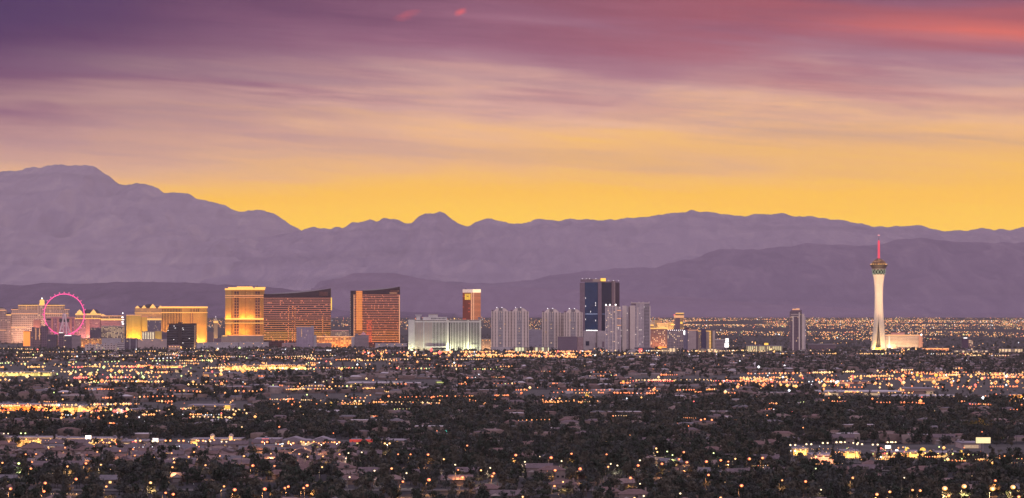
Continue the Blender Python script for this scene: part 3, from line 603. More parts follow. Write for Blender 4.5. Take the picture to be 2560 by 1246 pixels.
# ---- 13-15 small blocks in front of the bronze slabs
f_lil = facade("lilac_hotel_windows", (0.36, 0.29, 0.37), (0.24, 0.19, 0.26), 5, 4.4, 0.3, 0.3, 0.03, WARM, 0.9, seed=15)
b = Bld("lilac_hotel", "small pale lilac hotel block in front of the wide bronze slab", 764, 9200)
b.box("wall", 741, 784, 819, None, f_lil, 0, 22); b.box("parapet", 740.6, 784.4, 817.4, 818.9, M['greyw'], -0.6, 22.5); b.box("annex", 784.5, 790, 839, None, M['greyw'], 2, 20); b.box("stair_tower", 778, 783.5, 815.5, 817.3, M['greyw'], 3, 12)
b.strip("lit_window_column", 753, 754.4, 822, 842, facade("lit_stair_windows", (0.4, 0.3, 0.2), (0.5, 0.4, 0.3), 20, 4.4, 0, 0.3, 0.9, GOLD, 1.0), 0.4)
f_org = facade("orange_lit_podium", (0.60, 0.36, 0.17), (0.34, 0.18, 0.08), 9, 7, 0.16, 0.2, 0.25, GOLD, 1.0, seed=16)
b = Bld("casino_podium", "long low orange-lit podium between the two bronze slabs", 845, 9500, "building")
b.box("wall", 792, 882, 843, None, f_org, 0, 20); b.box("parapet", 791.6, 882.4, 841.2, 842.9, M['o_line'], -0.8, 20.5); b.roofkit(800, 870, 841.2, M['grey'], 4, 3, 16); b.flood(795, 880, 20, 1.2e5, AMBER, 2, 20)
f_apt = facade("cream_apartment_windows", (0.55, 0.38, 0.28), (0.32, 0.2, 0.14), 6, 4.5, 0.25, 0.3, 0.2, WARM, 0.9, seed=17)
b = Bld("apartment_block", "pale peach apartment row behind the low orange podium", 850, 10300, "building")
b.box("wall", 828, 872, 828, None, f_apt, 0, 16); b.part("roof", G().hip(b.X(827.6), b.X(872.4), -0.5, 16.5, b.Z(827.9), b.Z(826), 4), M['salmon'])
f_gro = facade("grey_office_bands", (0.34, 0.27, 0.28), (0.15, 0.11, 0.14), 300, 4.2, 0, 0.34, 0, seed=18)
b = Bld("grey_office", "small grey banded office with a pink pyramid roof before the narrower bronze slab", 901, 9150, "building")
b.box("wall", 886, 921, 839.5, None, f_gro, 0, 26); b.box("side_wing", 878.5, 885.8, 843, None, M['greyw'], 2, 24); b.box("parapet", 885.6, 921.4, 838.2, 839.4, M['grey'], -0.5, 26.5)
b.part("roof", G().lathe([(14, b.Z(838)), (1, b.Z(829.5))], 4, b.X(908), 13, math.pi / 4), M['pink']); b.box("penthouse", 888, 895, 834.5, 838.1, M['grey'], 5, 18)

# ---- 16 white finned hotel
b = Bld("white_finned_hotel", "broad white hotel of tall vertical fins, floodlit pale yellow from below", 1112, 8800)
b.box("end_slab", 1021, 1036, 800, None, M['white'], -6, 30); b.box("ribbed_wall", 1036.3, 1080, 806.5, None, M['cream'], 0, 26); b.box("wall", 1080.2, 1116, 806.5, None, M['winband'], 0, 26)
b.box("right_wall", 1122.5, 1201, 806.5, None, M['winband'], -3, 24)
b.box("center_pier", 1116.2, 1122.3, 800.5, None, M['white'], -7, 26)
b.box("crown_band", 1036.3, 1116, 803, 806.4, M['white'], -1.6, 26.5); b.box("right_crown_band", 1122.5, 1201.5, 803, 806.4, M['white'], -4.6, 24.5)
b.box("top_slot", 1037, 1115.6, 801.4, 802.9, M['winband'], 0, 24); b.box("right_top_slot", 1123, 1200.6, 801.4, 802.9, M['winband'], -3, 22)
b.box("roof_slab", 1036.3, 1116, 800.3, 801.3, M['white'], -1.4, 26); b.box("right_roof_slab", 1122.5, 1201.5, 800.3, 801.3, M['white'], -4.4, 24)
for i in range(11): b.strip("rib", 1037 + i * 3.95, 1038.6 + i * 3.95, 806.6, 870, M['greyw'], 1.3)
b.strip("lit_pier", 1058.4, 1060.4, 806.6, 872, M['white'], 3.0); b.strip("lit_pier", 1035.4, 1037, 806.6, 871, M['white'], 3.0)
for i in range(10): b.strip("fin", 1080.4 + i * 3.6, 1081.9 + i * 3.6, 806.6, 868, M['white'], 2.2)
for i in range(11): b.box("fin", 1126.2 + i * 3.85, 1127.9 + i * 3.85, 806.6, None, M['white'], -5.4, -3.003)
b.box("lit_pier", 1168.3, 1172.8, 800.5, None, M['white'], -7, -3.003)
for i in range(7): b.box("fin", 1175.2 + i * 3.8, 1176.8 + i * 3.8, 806.6, None, M['white'], -5.4, -3.003)
b.box("end_pier", 1199, 1202.6, 800.2, None, M['white'], -7, 24)
b.box("penthouse", 1057, 1117, 793, 800.2, M['white'], 3, 22); b.box("penthouse_window_band", 1078, 1115, 795, 798.4, M['winband'], 2.6, 3 - 0.003)
for i in range(11): b.box("penthouse_pier", 1080 + i * 3.3, 1081.4 + i * 3.3, 794.8, 798.6, M['white'], 2.2, 2.597)
b.box("lift_house", 1071, 1094, 787.2, 792.9, M['white'], 6, 18); b.box("lift_house_cap", 1070, 1095, 786, 787.1, M['cream'], 5, 19)
b.box("sign_pylon", 1041, 1050, 791.5, 800.2, M['white'], 6, 16); b.part("sign_board", G().xz([(b.X(1039), b.Z(791.4)), (b.X(1053), b.Z(791.4)), (b.X(1055), b.Z(786.6)), (b.X(1037.5), b.Z(786.6))], 5, 17), M['greyw'])
b.box("roof_tank", 1022, 1036, 796.5, 799.9, M['grey'], 4, 24); b.box("roof_tank", 1195, 1201, 793.5, 800.1, M['grey'], 4, 16)
b.box("entrance_canopy", 1065, 1116, 867, 869, M['greyw'], -14, -2.5)
b.part("roof_lamp", G().ball((b.X(1136), 5, b.Z(797)), 1.4), M['y_lamp']); b.part("roof_lamp_pole", G().tube((b.X(1136), 5, b.Z(800.2)), (b.X(1136), 5, b.Z(797.5)), 0.4), M['grey'])
LY = (0.96, 1.0, 0.50)
b.flood(1022, 1036, 16, 0.4e5, LY, 2, 30); b.flood(1037, 1116, 26, 0.85e5, (0.93, 1.0, 0.62), 2, 50); b.flood(1122, 1200, 26, 0.95e5, (0.95, 1.0, 0.60), 2, 50); b.flood(1114, 1126, 18, 0.6e5, LY, 2, 40); b.flood(1166, 1174, 18, 0.4e5, LY, 2, 40)

# ---- 17 gold glass tower
b = Bld("gold_glass_tower", "slim gold glass tower with a bright white crown rising behind the white finned hotel", 1178, 9900)
f_tr1 = facade("red_gold_glass", (0.30, 0.07, 0.05), (0.36, 0.10, 0.05), 3.4, 4.2, 0.12, 0.2, 0.16, (1.0, 0.18, 0.08), 0.7, rough=0.3, wrough=0.15, metal=0.2, seed=30)
f_tr2 = facade("orange_reflection_glow", (0.16, 0.05, 0.03), (0.5, 0.2, 0.08), 400, 4.2, 0.0, 0.36, 1.0, (1.0, 0.30, 0.12), 0.72, rough=0.3, metal=0.2, seed=31)  # glowing bands put the reflected sky into the glass
f_tr3 = facade("gold_reflection_glow", (0.5, 0.3, 0.05), (0.6, 0.4, 0.05), 3.4, 4.2, 0.05, 0.1, 0.75, (1.0, 0.55, 0.05), 1.05, rough=0.3, seed=32)  # yellow reflection on the glass, given as emission
b.part("dark_wing", G().prism([(b.X(1156.5), 14), (b.X(1176), 0), (b.X(1176), 30), (b.X(1156.5), 30)], -1.5, b.Z(732)), f_tr1)
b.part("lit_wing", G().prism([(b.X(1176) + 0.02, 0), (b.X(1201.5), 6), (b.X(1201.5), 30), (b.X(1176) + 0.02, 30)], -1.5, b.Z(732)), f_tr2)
b.part("crown", G().prism([(b.X(1156.3), 13.6), (b.X(1176), -0.6), (b.X(1182), 0.5), (b.X(1182), 30.3), (b.X(1156.3), 30.3)], b.Z(731.9), b.Z(723.5)), mat("pale_crown", (0.6, 0.5, 0.45), 0.5, (1.0, 0.66, 0.5), 0.45, sampling='NONE'))
b.part("crown_sign", G().prism([(b.X(1182) + 0.02, 0.2), (b.X(1201.8), 5), (b.X(1201.8), 30.3), (b.X(1182) + 0.02, 30.3)], b.Z(731.9), b.Z(723.5)), mat("lit_crown_sign", (0.6, 0.5, 0.4), 0.5, (1.0, 0.78, 0.42), 1.15, var=0, sampling='NONE'))
b.part("painted_gold_reflection", G().prism([(b.X(1162), 9.2), (b.X(1176), -0.7), (b.X(1176), -0.2), (b.X(1162), 9.7)], b.Z(750), b.Z(735)), f_tr3)
for px in (1178, 1183): b.part("vertical_fin", G().box(b.X(px), b.X(px + 2), -1.4 + (px - 1176) * 0.2, (px - 1176) * 0.3, -1, b.Z(732.2)), mat("pale_gold_fin", (0.6, 0.35, 0.2), 0.4, (1.0, 0.56, 0.32), 0.5, sampling='NONE'))
b.roofkit(1160, 1196, 723.5, M['dark'], 2, 2.5, 20)

# ---- 18, 19 paired condominium towers with arched roofs
f_con = facade("condo_balconies", (0.58, 0.48, 0.44), (0.15, 0.12, 0.125), 300, 4.5, 0, 0.44, 0, seed=40)
f_cgl = facade("condo_glass_bay", (0.44, 0.40, 0.41), (0.15, 0.135, 0.16), 4.0, 4.5, 0.12, 0.3, 0.06, WARM, 1.1, seed=41)
M['condo'] = mat("condo_concrete", (0.72, 0.61, 0.55), 0.8, var=0.08, sc=0.05)
def condo(label, x0, Y, yt, ybase, wseg, f_end):
    b = Bld("condo_tower", label, x0 + 23.5, Y, "condo tower")
    w_ = 46.5; xa = x0; xb = x0 + w_
    fr = [(0, 0.8), (4, 0.2), (12, -1.2), (17, -2.4), (29.5, -2.4), (35, -1.2), (43, 0.2), (46.5, 0.8)]
    sh = yt + 9.5
    b.part("wall", G().prism([(b.X(xa + p), q * 1.4) for p, q in fr] + [(b.X(xb), 30), (b.X(xa), 30)], -1.5, b.Z(sh)), f_con)
    b.part("glass_bay", G().box(b.X(xa + 17.5), b.X(xa + 29.5), -5.4, -2.8, -1, b.Z(sh - 1)), f_cgl)
    for p, q, wd in ((0.2, 1.6, 2.0), (5, 0.2, 4.2), (12.2, 2.6, 4.6), (29.8, 3.0, 4.2), (37.5, 0.9, 4.5), (44.6, 1.2, 2.2)):
        b.part("pier", G().box(b.X(xa + p), b.X(xa + p + wd), -q - 2.2, 6 - q, -1, b.Z(sh - 0.6)), M['condo'])
    for p in (20, 26): b.part("bay_mullion", G().box(b.X(xa + p), b.X(xa + p + 1.1), -6.2, -5.41, b.Z(sh + 22), b.Z(sh - 2)), M['condo'])
    # arched roof in two halves with a notch in the middle
    L_ = [(b.X(xa + 6), b.Z(sh - 0.5))]; n2_ = 8
    arcp = [(xa + 6 + 12.5 * i / n2_, sh - 8.8 * math.sin(math.pi / 2 * i / n2_) ** 0.9) for i in range(n2_ + 1)]
    b.part("arched_roof", G().xz([(b.X(xa + 18.5), b.Z(sh - 0.5))] + [(b.X(p), b.Z(q)) for p, q in arcp[::-1]], 0, 24), M['condo'])
    arcp = [(xa + 28.5 + 15 * i / n2_, sh - 8.8 * math.cos(math.pi / 2 * i / n2_) ** 0.9) for i in range(n2_ + 1)]
    b.part("arched_roof", G().xz([(b.X(xa + 43.5), b.Z(sh - 0.5))] + [(b.X(p), b.Z(q)) for p, q in arcp[::-1]] + [(b.X(xa + 28.5), b.Z(sh - 0.5))], 0, 24), M['condo'])
    b.box("penthouse", xa + 18.8, xa + 28.2, yt + 1.2, sh - 0.6, M['grey'], 2, 20); b.box("side_roof", xa + 1, xa + 5.8, sh - 4, sh - 0.1, M['mauve'], 8, 24)
    for px in (xa + 14, xa + 27): b.part("roof_lamp", G().ball((b.X(px), 4, b.Z(yt - 0.4)), 0.8), M['w_lamp'])
    for px, py in wseg: b.part("lit_window", G().box(b.X(px), b.X(px + 1.6), -6.6, -5.0, b.Z(py + 1), b.Z(py)), M['sign_y'])
    b.box("podium", xa - 1, xb + 1, ybase - 7, None, M['greyw'], -12, -7.5)
    return b
condo("arched-roof grey condo tower, left one of the pair beside the white finned hotel", 1228, 8650, 769.5, 875, [(1261, 810), (1249, 839)], 0).box("link_wing", 1273.6, 1276.4, 781, None, f_con, 3, 26)
condo("arched-roof grey condo tower, right one of the pair beside the white finned hotel", 1275.3, 8655, 769.5, 875, [(1297, 828)], 0)
condo("arched-roof brown-grey condo tower, left one of the pair beside the blue glass tower", 1355, 8700, 772, 877, [(1364, 800), (1377, 811), (1364, 830)], 1).box("link_wing", 1401.7, 1409.3, 783.5, None, f_con, 2, 26)
condo("arched-roof pale condo tower touching the left edge of the blue glass tower", 1409.5, 8640, 772.5, 877, [(1425, 800)], 0)
f_gar = facade("striped_hall_wall", (0.30, 0.27, 0.33), (0.12, 0.10, 0.14), 120, 8.0, 0.12, 0.62, 0, seed=43)
b = Bld("convention_hall", "wide grey-blue hall with dark horizontal stripes between the two condo pairs", 1340, 9300, "hall")
b.box("wall", 1316, 1364, 826, None, f_gar, 0, 60); b.box("parapet", 1315.5, 1364.5, 824.4, 825.9, M['greyw'], -0.6, 61); b.roofkit(1320, 1356, 824.4, M['grey'], 4, 3, 50)
b = Bld("blank_box_building", "plain dark purple box building with a lighter side wall before the condo towers", 1425, 8200, "building")
b.box("wall", 1395, 1443, 843.5, None, facade("purple_wall", (0.13, 0.09, 0.14), (0.14, 0.1, 0.15), 12, 8, 0.02, 0.05, 0.04, WARM, 0.5, seed=44), 0, 40)
b.box("side_wing", 1443.3, 1458.5, 844, None, mat("pinkish_wall", (0.33, 0.22, 0.23)), 2, 40); b.box("parapet", 1394.5, 1443.2, 842.2, 843.4, M['mauve'], -0.8, 41); b.box("roof_plant", 1428, 1440, 839, 842, M['grey'], 12, 26); b.box("roof_plant", 1448, 1456, 842, 843.9, M['grey'], 12, 26)

# ---- 20 tall blue glass tower
b = Bld("blue_glass_tower", "tallest dark blue glass slab tower with mauve piers and a small lit roof sign", 1499, 8900)
b.box("left_pier", 1450, 1462, 707.5, None, M['mauve'], -1, 34); b.box("glass_wall", 1462.3, 1494.6, 706.5, None, M['bluegl'], 0, 36)
b.box("center_pier", 1495, 1504, 705, None, M['mauve'], -4, 34); b.box("dark_glass_wall", 1504.3, 1528.6, 707, None, M['bluegl2'], 0, 36)
b.box("service_core", 1529, 1538.5, 702.5, None, facade("service_core_lamps", (0.20, 0.13, 0.15), (0.3, 0.22, 0.2), 11.9, 4.4, 0.44, 0.4, 1.0, (1.0, 0.75, 0.6), 0.3), -5, 30)
b.box("right_wall", 1538.8, 1549, 707.5, None, mat("dark_plum_glass", (0.05, 0.025, 0.05), 0.3), 2, 34)
b.box("parapet", 1452, 1503, 698.5, 704.8, M['mauve'], 2, 30); b.box("parapet", 1462, 1494.5, 704.9, 706.4, M['grey'], -0.6, 34); b.box("parapet", 1506, 1548, 704.3, 706.8, M['mauve'], 2, 30)
b.box("roof_house", 1464, 1480, 696.5, 698.4, M['grey'], 6, 24); b.box("roof_house", 1482, 1500, 698, 704.8, M['tan'], 1, 1.9)
b.box("roof_sign", 1501.5, 1514.5, 696, 703.5, M['sign_y'], -1, 4); b.box("roof_sign_support", 1502, 1514, 703.6, 706.9, M['dark'], 4.1, 8)
b.strip("mechanical_floor_light", 1463, 1494, 784.6, 786.2, mat("blue_floor_lamps", (0.3, 0.35, 0.5), 0.5, (0.42, 0.50, 0.72), 0.38, var=0, sampling='NONE'), 0.5); b.strip("mechanical_floor_light", 1505, 1513, 785, 786.2, mat("blue_floor_lamps", (0.2, 0.25, 0.4), 0.5, (0.30, 0.36, 0.60), 0.25, var=0, sampling='NONE'), 0.5)
for px, py in ((1463.5, 744), (1463.5, 764), (1488.6, 756), (1488.6, 762), (1476, 778), (1463.5, 797), (1488.6, 800)): b.strip("lit_window", px, px + 0.9, py, py + 3.6, M['sign_w'], 0.4)
for px in (1456, 1466, 1474, 1490, 1522, 1534, 1546): b.part("roof_lamp", G().ball((b.X(px), 3, b.Z(697 if px < 1500 else 702)), 0.55), M['w_lamp'])
f_pod = facade("podium_slots", (0.52, 0.45, 0.46), (0.22, 0.17, 0.20), 62, 9.0, 0.18, 0.72, 0, seed=47)
b.box("podium", 1458.5, 1490, 827, None, f_pod, -60, -5.1); b.box("podium", 1491.5, 1515, 827.5, None, f_pod, -64, -5.1); b.box("podium_rim_light", 1464, 1492, 825.8, 826.9, M['w_lamp'], -58, -56)
b.box("podium_window", 1463, 1472, 853, 864, M['bluegl2'], -60.5, -60.003); b.box("podium_door", 1504, 1509, 854, 868, M['mauve'], -64.5, -64.003); b.box("podium_door", 1487, 1489.6, 857, 868, M['mauve'], -60.5, -60.003)

# ---- 21-23 condo towers right of the blue tower
f_sil = facade("silver_glass", (0.52, 0.46, 0.49), (0.16, 0.14, 0.18), 4.6, 4.2, 0.2, 0.28, 0.07, WARM, 1.2, seed=50)
f_sil2 = facade("pale_balcony_grid", (0.58, 0.50, 0.52), (0.16, 0.13, 0.165), 4.2, 4.2, 0.26, 0.24, 0.05, (1.0, 0.85, 0.7), 1.2, seed=51)
b = Bld("condo_tower", "silver glass condo tower with three white roof lamps, in front of the blue glass tower", 1530, 8400, "condo tower")
b.box("wall", 1513.5, 1541, 767, None, f_sil, 0, 28); b.box("parapet", 1513, 1541.4, 764.5, 766.9, M['condo'], -0.6, 28.5); b.box("corner_pier", 1537.5, 1542.4, 764, None, M['condo'], -2.4, 6); b.strip("pier", 1521, 1523.4, 767, 880, M['condo'], 1.4); b.strip("pier", 1530.5, 1532, 767, 880, M['condo'], 1.4)
for px in (1515, 1524.5, 1539): b.part("roof_lamp", G().ball((b.X(px), 0.5, b.Z(762.4)), 1.9), M['w_lamp'])
b.box("rear_wing", 1542.8, 1553.5, 768.5, None, f_sil2, 4, 28); b.box("rear_parapet", 1542.6, 1553.9, 767.2, 768.4, M['condo'], 3.4, 28.5)
for py in (775.5, 796, 813): b.box("lit_floor", 1543, 1553, py, py + 1.6, M['o_line'], 3.4, 3.97)
b = Bld("condo_tower", "smooth pale slab condo tower of blank white walls with one dark window column", 1577, 8450, "condo tower")
b.box("left_wall", 1556.5, 1566, 764.5, None, M['condo'], -2, 26); b.box("window_column", 1566.2, 1571, 766, None, f_sil2, 0, 24); b.box("dark_recess", 1571.1, 1574.6, 766.5, None, M['mauve'], 3, 24)
b.box("right_wall", 1574.8, 1587.5, 764.5, None, M['condo'], -2, 26); b.box("right_window_column", 1587.7, 1592.8, 769, None, f_sil2, 0, 24); b.box("end_wall", 1593, 1596, 768.6, None, M['condo'], -1, 24)
b.box("roof_house", 1577, 1584, 762.3, 764.4, M['grey'], 4, 16)
b = Bld("condo_tower", "darker gridded balcony condo tower behind the pale blank slab", 1608, 8700, "condo tower")
b.box("wall", 1590, 1611, 759, None, f_sil2, 0, 30); b.box("balcony_wall", 1611.3, 1623.5, 759, None, facade("dark_balcony_stack", (0.32, 0.28, 0.31), (0.035, 0.025, 0.035), 300, 4.4, 0, 0.5, 0, seed=52), -1.5, 30); b.box("end_pier", 1623.7, 1626, 765, None, M['condo'], -2, 26)
b.box("crown", 1577.5, 1623.4, 757, 758.9, M['condo'], -1, 30); b.box("crown_recess", 1578.5, 1589.9, 759, 764, M['mauve'], 2, 28)
for px in (1578.5, 1597, 1607, 1622.5): b.box("roof_fin", px, px + 1.6, 754.6, 756.9, M['condo'], 2, 8)
for px, py in ((1603, 795), (1594, 841), (1599, 860), (1610, 767.5)): b.strip("lit_window", px, px + 1.4, py, py + 1.2, M['sign_w'], 0.4)

# ---- 24 the casino cluster
f_brn = facade("brown_hotel_windows", (0.38, 0.23, 0.19), (0.18, 0.10, 0.10), 4.6, 4.6, 0.2, 0.26, 0.24, WARM, 1.2, seed=60)
b = Bld("brown_hotel", "brown hotel block with a gold lamp-lined cornice, right of the gridded condo tower", 1645, 8900)
b.box("wall", 1621.5, 1667.5, 823, None, f_brn, 0, 22); b.box("cornice_light", 1623, 1668, 820, 822.9, M['y_line'], -1.4, 22.6); b.box("upper_cornice", 1619, 1634, 812, 815, M['g_line'], -3, 14); b.box("upper_wall", 1624, 1634, 815.1, 819.9, M['stone'], -1, 14)
b.strip("ground_floor_light", 1645, 1666, 867, 873, M['sign_o'], 1.0); b.flood(1622, 1667, 26, 0.9e5, (1.0, 0.42, 0.16), 2, 30)
b = Bld("pale_hotel", "floodlit pale yellow hotel wing rising behind the brown hotel block", 1655, 9500)
f_plw = facade("pale_ribs", (0.58, 0.44, 0.28), (0.40, 0.28, 0.18), 3.6, 400, 0.3, 0, 0, seed=61)
b.box("wall", 1643, 1671, 809.5, None, f_plw, 0, 18); b.box("tower_block", 1638, 1652, 800.5, None, M['stone'], 19, 34); b.box("side_wing", 1671.3, 1684, 805, None, M['stone'], 4, 24); b.box("left_wing", 1624, 1637.8, 803, None, M['cream'], 19, 34)
b.box("parapet", 1642.6, 1671.2, 808.4, 809.4, M['o_line'], -0.6, 18.4); b.box("side_light", 1678, 1684.4, 809.6, 813, M['g_line'], 2.6, 3.97)
b.flood(1640, 1684, 30, 3.4e5, (1.0, 0.60, 0.20), 30, 110)
b = Bld("lookout_hotel_tower", "narrow mauve hotel tower with a gold lit overhanging crown", 1698, 9400)
b.box("wall", 1688.5, 1700, 795, None, M['mauve'], 0, 22); b.box("lit_side", 1700.2, 1708.5, 795, None, facade("gold_side_windows", (0.46, 0.30, 0.16), (0.30, 0.18, 0.10), 4, 5, 0.25, 0.3, 0.3, GOLD, 0.9, seed=62), 0, 20)
b.box("crown_base", 1686, 1710, 789, 794.9, M['o_line'], -3, 24); b.box("crown_window_band", 1688, 1709, 785, 788.9, facade("crown_windows", (0.5, 0.35, 0.16), (0.08, 0.05, 0.04), 4.2, 40, 0.2, 0, 0, seed=63), -1.6, 22); b.box("crown_top_light", 1690, 1710, 782.4, 784.9, M['y_line'], -2.6, 23)
b.box("roof_sign", 1684.2, 1688, 786.6, 789, M['sign_r'], -4, -3.2); b.part("mast", G().tube((b.X(1700), 8, b.Z(782.3)), (b.X(1700), 8, b.Z(779.5)), 0.5), M['grey']); b.box("side_sign", 1700.6, 1706, 805, 810, M['sign_y'], -0.8, -0.003)
f_gry = facade("dotted_hotel_windows", (0.36, 0.29, 0.30), (0.16, 0.12, 0.15), 4.8, 4.8, 0.22, 0.26, 0.2, WARM, 1.2, seed=64)
b = Bld("grey_hotel", "grey hotel slab dotted with lit windows and a row of roof-edge lamps", 1688, 8700)
b.box("wall", 1668.5, 1709, 827, None, f_gry, 0, 22); b.box("parapet", 1668, 1709.4, 824.8, 826.9, M['mauve'], -0.8, 22.5)
for i in range(8): b.part("edge_lamp", G().ball((b.X(1671 + i * 5), -1.6, b.Z(825.8)), 0.75, n=6, m=4), M['w_lamp'])
b.roofkit(1672, 1700, 824.8, M['mauve'], 2, 3, 18)
b = Bld("white_panel_hotel", "pale gridded hotel slab with blue-grey ends and a white vertical sign", 1727, 8500)
b.box("left_end", 1709.8, 1719.5, 825, None, mat("blue_grey_wall", (0.17, 0.15, 0.22)), -1, 24); b.box("wall", 1719.8, 1740, 826.5, None, facade("pale_panel_grid", (0.46, 0.37, 0.36), (0.34, 0.26, 0.27), 3.8, 4.0, 0.2, 0.24, 0.04, WARM, 0.9, seed=65), -2, 24)
b.box("right_end", 1740.2, 1743.5, 826, None, M['mauve'], 0, 22); b.box("parapet", 1712, 1741, 823.5, 824.9, M['mauve'], -2.6, 24.5); b.strip("vertical_sign", 1709.6, 1712, 827, 837, M['w_lamp'], 2.0); b.box("roof_house", 1713, 1722, 820.6, 823.4, mat("dark_red_roof", (0.14, 0.05, 0.06)), 4, 18); b.box("cornice_light", 1720, 1742, 825.2, 826.4, M['o_line'], -2.8, -2.003)
b = Bld("striped_hotel", "hotel of alternating dark and lit vertical slabs, rightmost of the casino cluster", 1765, 8500)
b.box("lit_bay", 1745, 1752.5, 829, None, facade("lit_bay_windows", (0.38, 0.29, 0.25), (0.28, 0.2, 0.17), 3.5, 4.2, 0.25, 0.3, 0.12, GOLD, 1.0, seed=66), 0, 22); b.box("left_slab", 1743.8, 1744.8, 827, None, M['mauve'], -2, 24); b.box("dark_slab", 1752.8, 1764.8, 822, None, mat("indigo_wall", (0.06, 0.05, 0.11)), -5, 26); b.box("lit_bay", 1765, 1773, 829, None, M['tan'], 0, 22)
b.box("lit_window_column", 1773.2, 1777.8, 829, None, facade("gold_window_column", (0.5, 0.35, 0.15), (0.6, 0.45, 0.15), 30, 4.4, 0, 0.3, 1.0, GOLD, 1.1), -0.6, 20); b.box("recess", 1778, 1781, 827.5, None, M['dark'], 1, 20); b.box("end_slab", 1781.2, 1787.4, 827, None, M['cream'], -2, 24)
for x0, x1 in ((1745, 1752.5), (1765, 1777.5)): b.box("top_light", x0, x1, 827.4, 828.9, M['y_line'], -0.8, 20)
b.box("roof_slab", 1766, 1788, 825.4, 826.9, M['mauve'], -2.4, 24)
b = Bld("small_office", "low grey office with three dark window bands beside a bright white billboard", 1800, 8400, "building")
b.box("wall", 1789.5, 1811, 850, None, f_gro, 0, 24); b.box("parapet", 1789, 1812, 848.4, 849.9, M['white'], -0.7, 24.5); b.roofkit(1791, 1806, 848.4, M['grey'], 2, 2, 18)
b = Bld("billboard", "tall glowing white billboard at the right end of the casino cluster", 1816.5, 8350, "billboard")
b.box("upper_panel", 1814, 1821.8, 846.5, 856.5, M['sign_w'], 0, 3); b.box("lower_panel", 1811.5, 1821.8, 858, 869, M['sign_w'], 0, 3); b.box("post", 1815, 1818, 856.6, None, M['grey'], 3.2, 6)
b = Bld("low_casino", "long low casino block with pale yellow lit colonnade left of the lone dark tower", 1912, 8300)
b.box("wall", 1868, 1956, 866, None, facade("colonnade_lights", (0.36, 0.30, 0.20), (0.5, 0.4, 0.2), 5.5, 30, 0.3, 0.1, 0.7, (1.0, 0.86, 0.42), 1.0, seed=67), 0, 20); b.box("roof_slab", 1867, 1957, 863.4, 865.9, M['grey'], -1.4, 21); b.roofkit(1872, 1948, 863.4, M['grey'], 4, 3, 16); b.box("sign_panel", 1911, 1921, 858, 863.2, M['sign_y'], 2, 3)
b = Bld("condo_tower", "lone dark condo tower with a ragged lit crown, standing left of the observation tower", 1993, 8450, "condo tower")
f_all = facade("plum_condo_glass", (0.17, 0.115, 0.15), (0.075, 0.05, 0.075), 4.4, 4.4, 0.2, 0.26, 0.025, WARM, 1.0, seed=68)
b.box("wall", 1976.5, 2004, 779, None, f_all, 0, 30); b.box("right_wing", 2004.3, 2011, 785, None, M['condo'], 3, 28); b.box("far_wing", 2011.2, 2015, 791, None, f_sil2, 6, 28)
for x0 in (1981, 1996.5): b.strip("pier", x0, x0 + 3.4, 790 if x0 < 1990 else 781, 884, M['condo'], 1.6)
for py in (785.5, 790.5): b.strip("crown_band", 1977, 1996, py, py + 1.6, M['condo'], 1.4)
b.box("crown", 1979, 2005, 775.5, 778.9, M['mauve'], 1, 26); b.part("crown_light", G().box(b.X(1981), b.X(1990), 0, 3, b.Z(775.4), b.Z(772.4)).box(b.X(1990.5), b.X(1999), 1, 4, b.Z(775.4), b.Z(771.4)), M['o_line'])
b.box("dark_slit", 2002, 2003.8, 780, 870, M['winband'], -0.6, -0.003)
b = Bld("flat_hall", "dark flat-roofed hall between the lone condo tower and the observation tower", 2058, 8500, "hall")
b.box("wall", 2024, 2090, 863, None, facade("hall_panels", (0.13, 0.09, 0.12), (0.2, 0.14, 0.16), 10, 9, 0.2, 0.4, 0.12, WARM, 0.8, seed=69), 0, 40); b.box("roof_slab", 2023, 2091, 860, 862.9, M['grey'], -1.5, 42); b.roofkit(2030, 2080, 860, M['grey'], 4, 2, 34)

# ---- 25 observation tower
b = Bld("observation_tower", "tall white three-legged observation tower with a flared pod and red needle", 2197, 8450, "tower"); b.fk = 0.56
Z = b.Z; k = b.k
M['twr'] = mat("white_tower_concrete", (0.68, 0.60, 0.50), 0.7, var=0.07, sc=0.02)
prof = [(883, 23.0), (870, 20.4), (850, 17.4), (830, 15.2), (805, 13.2), (780, 11.5), (755, 10.6), (735, 10.3), (718, 10.9), (705, 12.0), (695, 13.6), (687, 15.0)]
# three legs: each a tapered curved slab around the axis, merging above row 830
for li in range(3):
    a0 = math.radians((198, 318, 78)[li]); vs = []; g = G(); ring = 10
    for (py, r) in prof:
        R = r * k; zz = Z(py) if py < 883 else -1.5
        split = max(0.0, (py - 800) / 83.0)
        half = math.radians(60 - 24 * min(1, split ** 0.8)); th = max(2.6, R * (0.42 - 0.12 * split))
        for j in range(ring):
            t = -half + 2 * half * j / (ring - 1); sc = 1.0 - 0.10 * (abs(t) / math.radians(60)) ** 2
            vs.append((R * sc * math.cos(a0 + t), R * sc * math.sin(a0 + t), zz))
        for j in range(ring - 1, -1, -1):
            t = (-half + 2 * half * j / (ring - 1)) * 0.9
            vs.append(((R - th) * math.cos(a0 + t), (R - th) * math.sin(a0 + t), zz))
    m_ = 2 * ring; fs = []
    for i in range(len(prof) - 1):
        for j in range(m_): fs.append((i*m_+j, i*m_+(j+1) % m_, (i+1)*m_+(j+1) % m_, (i+1)*m_+j))
    fs.append(tuple(range(m_ - 1, -1, -1))); fs.append(tuple((len(prof)-1)*m_ + j for j in range(m_)))
    b.part("leg", G().add(vs, fs), M['twr'], smooth=False)
b.part("core", G().lathe([(7.0, -1), (5.4, Z(800)), (5.4, Z(690))], 12), M['grey'])
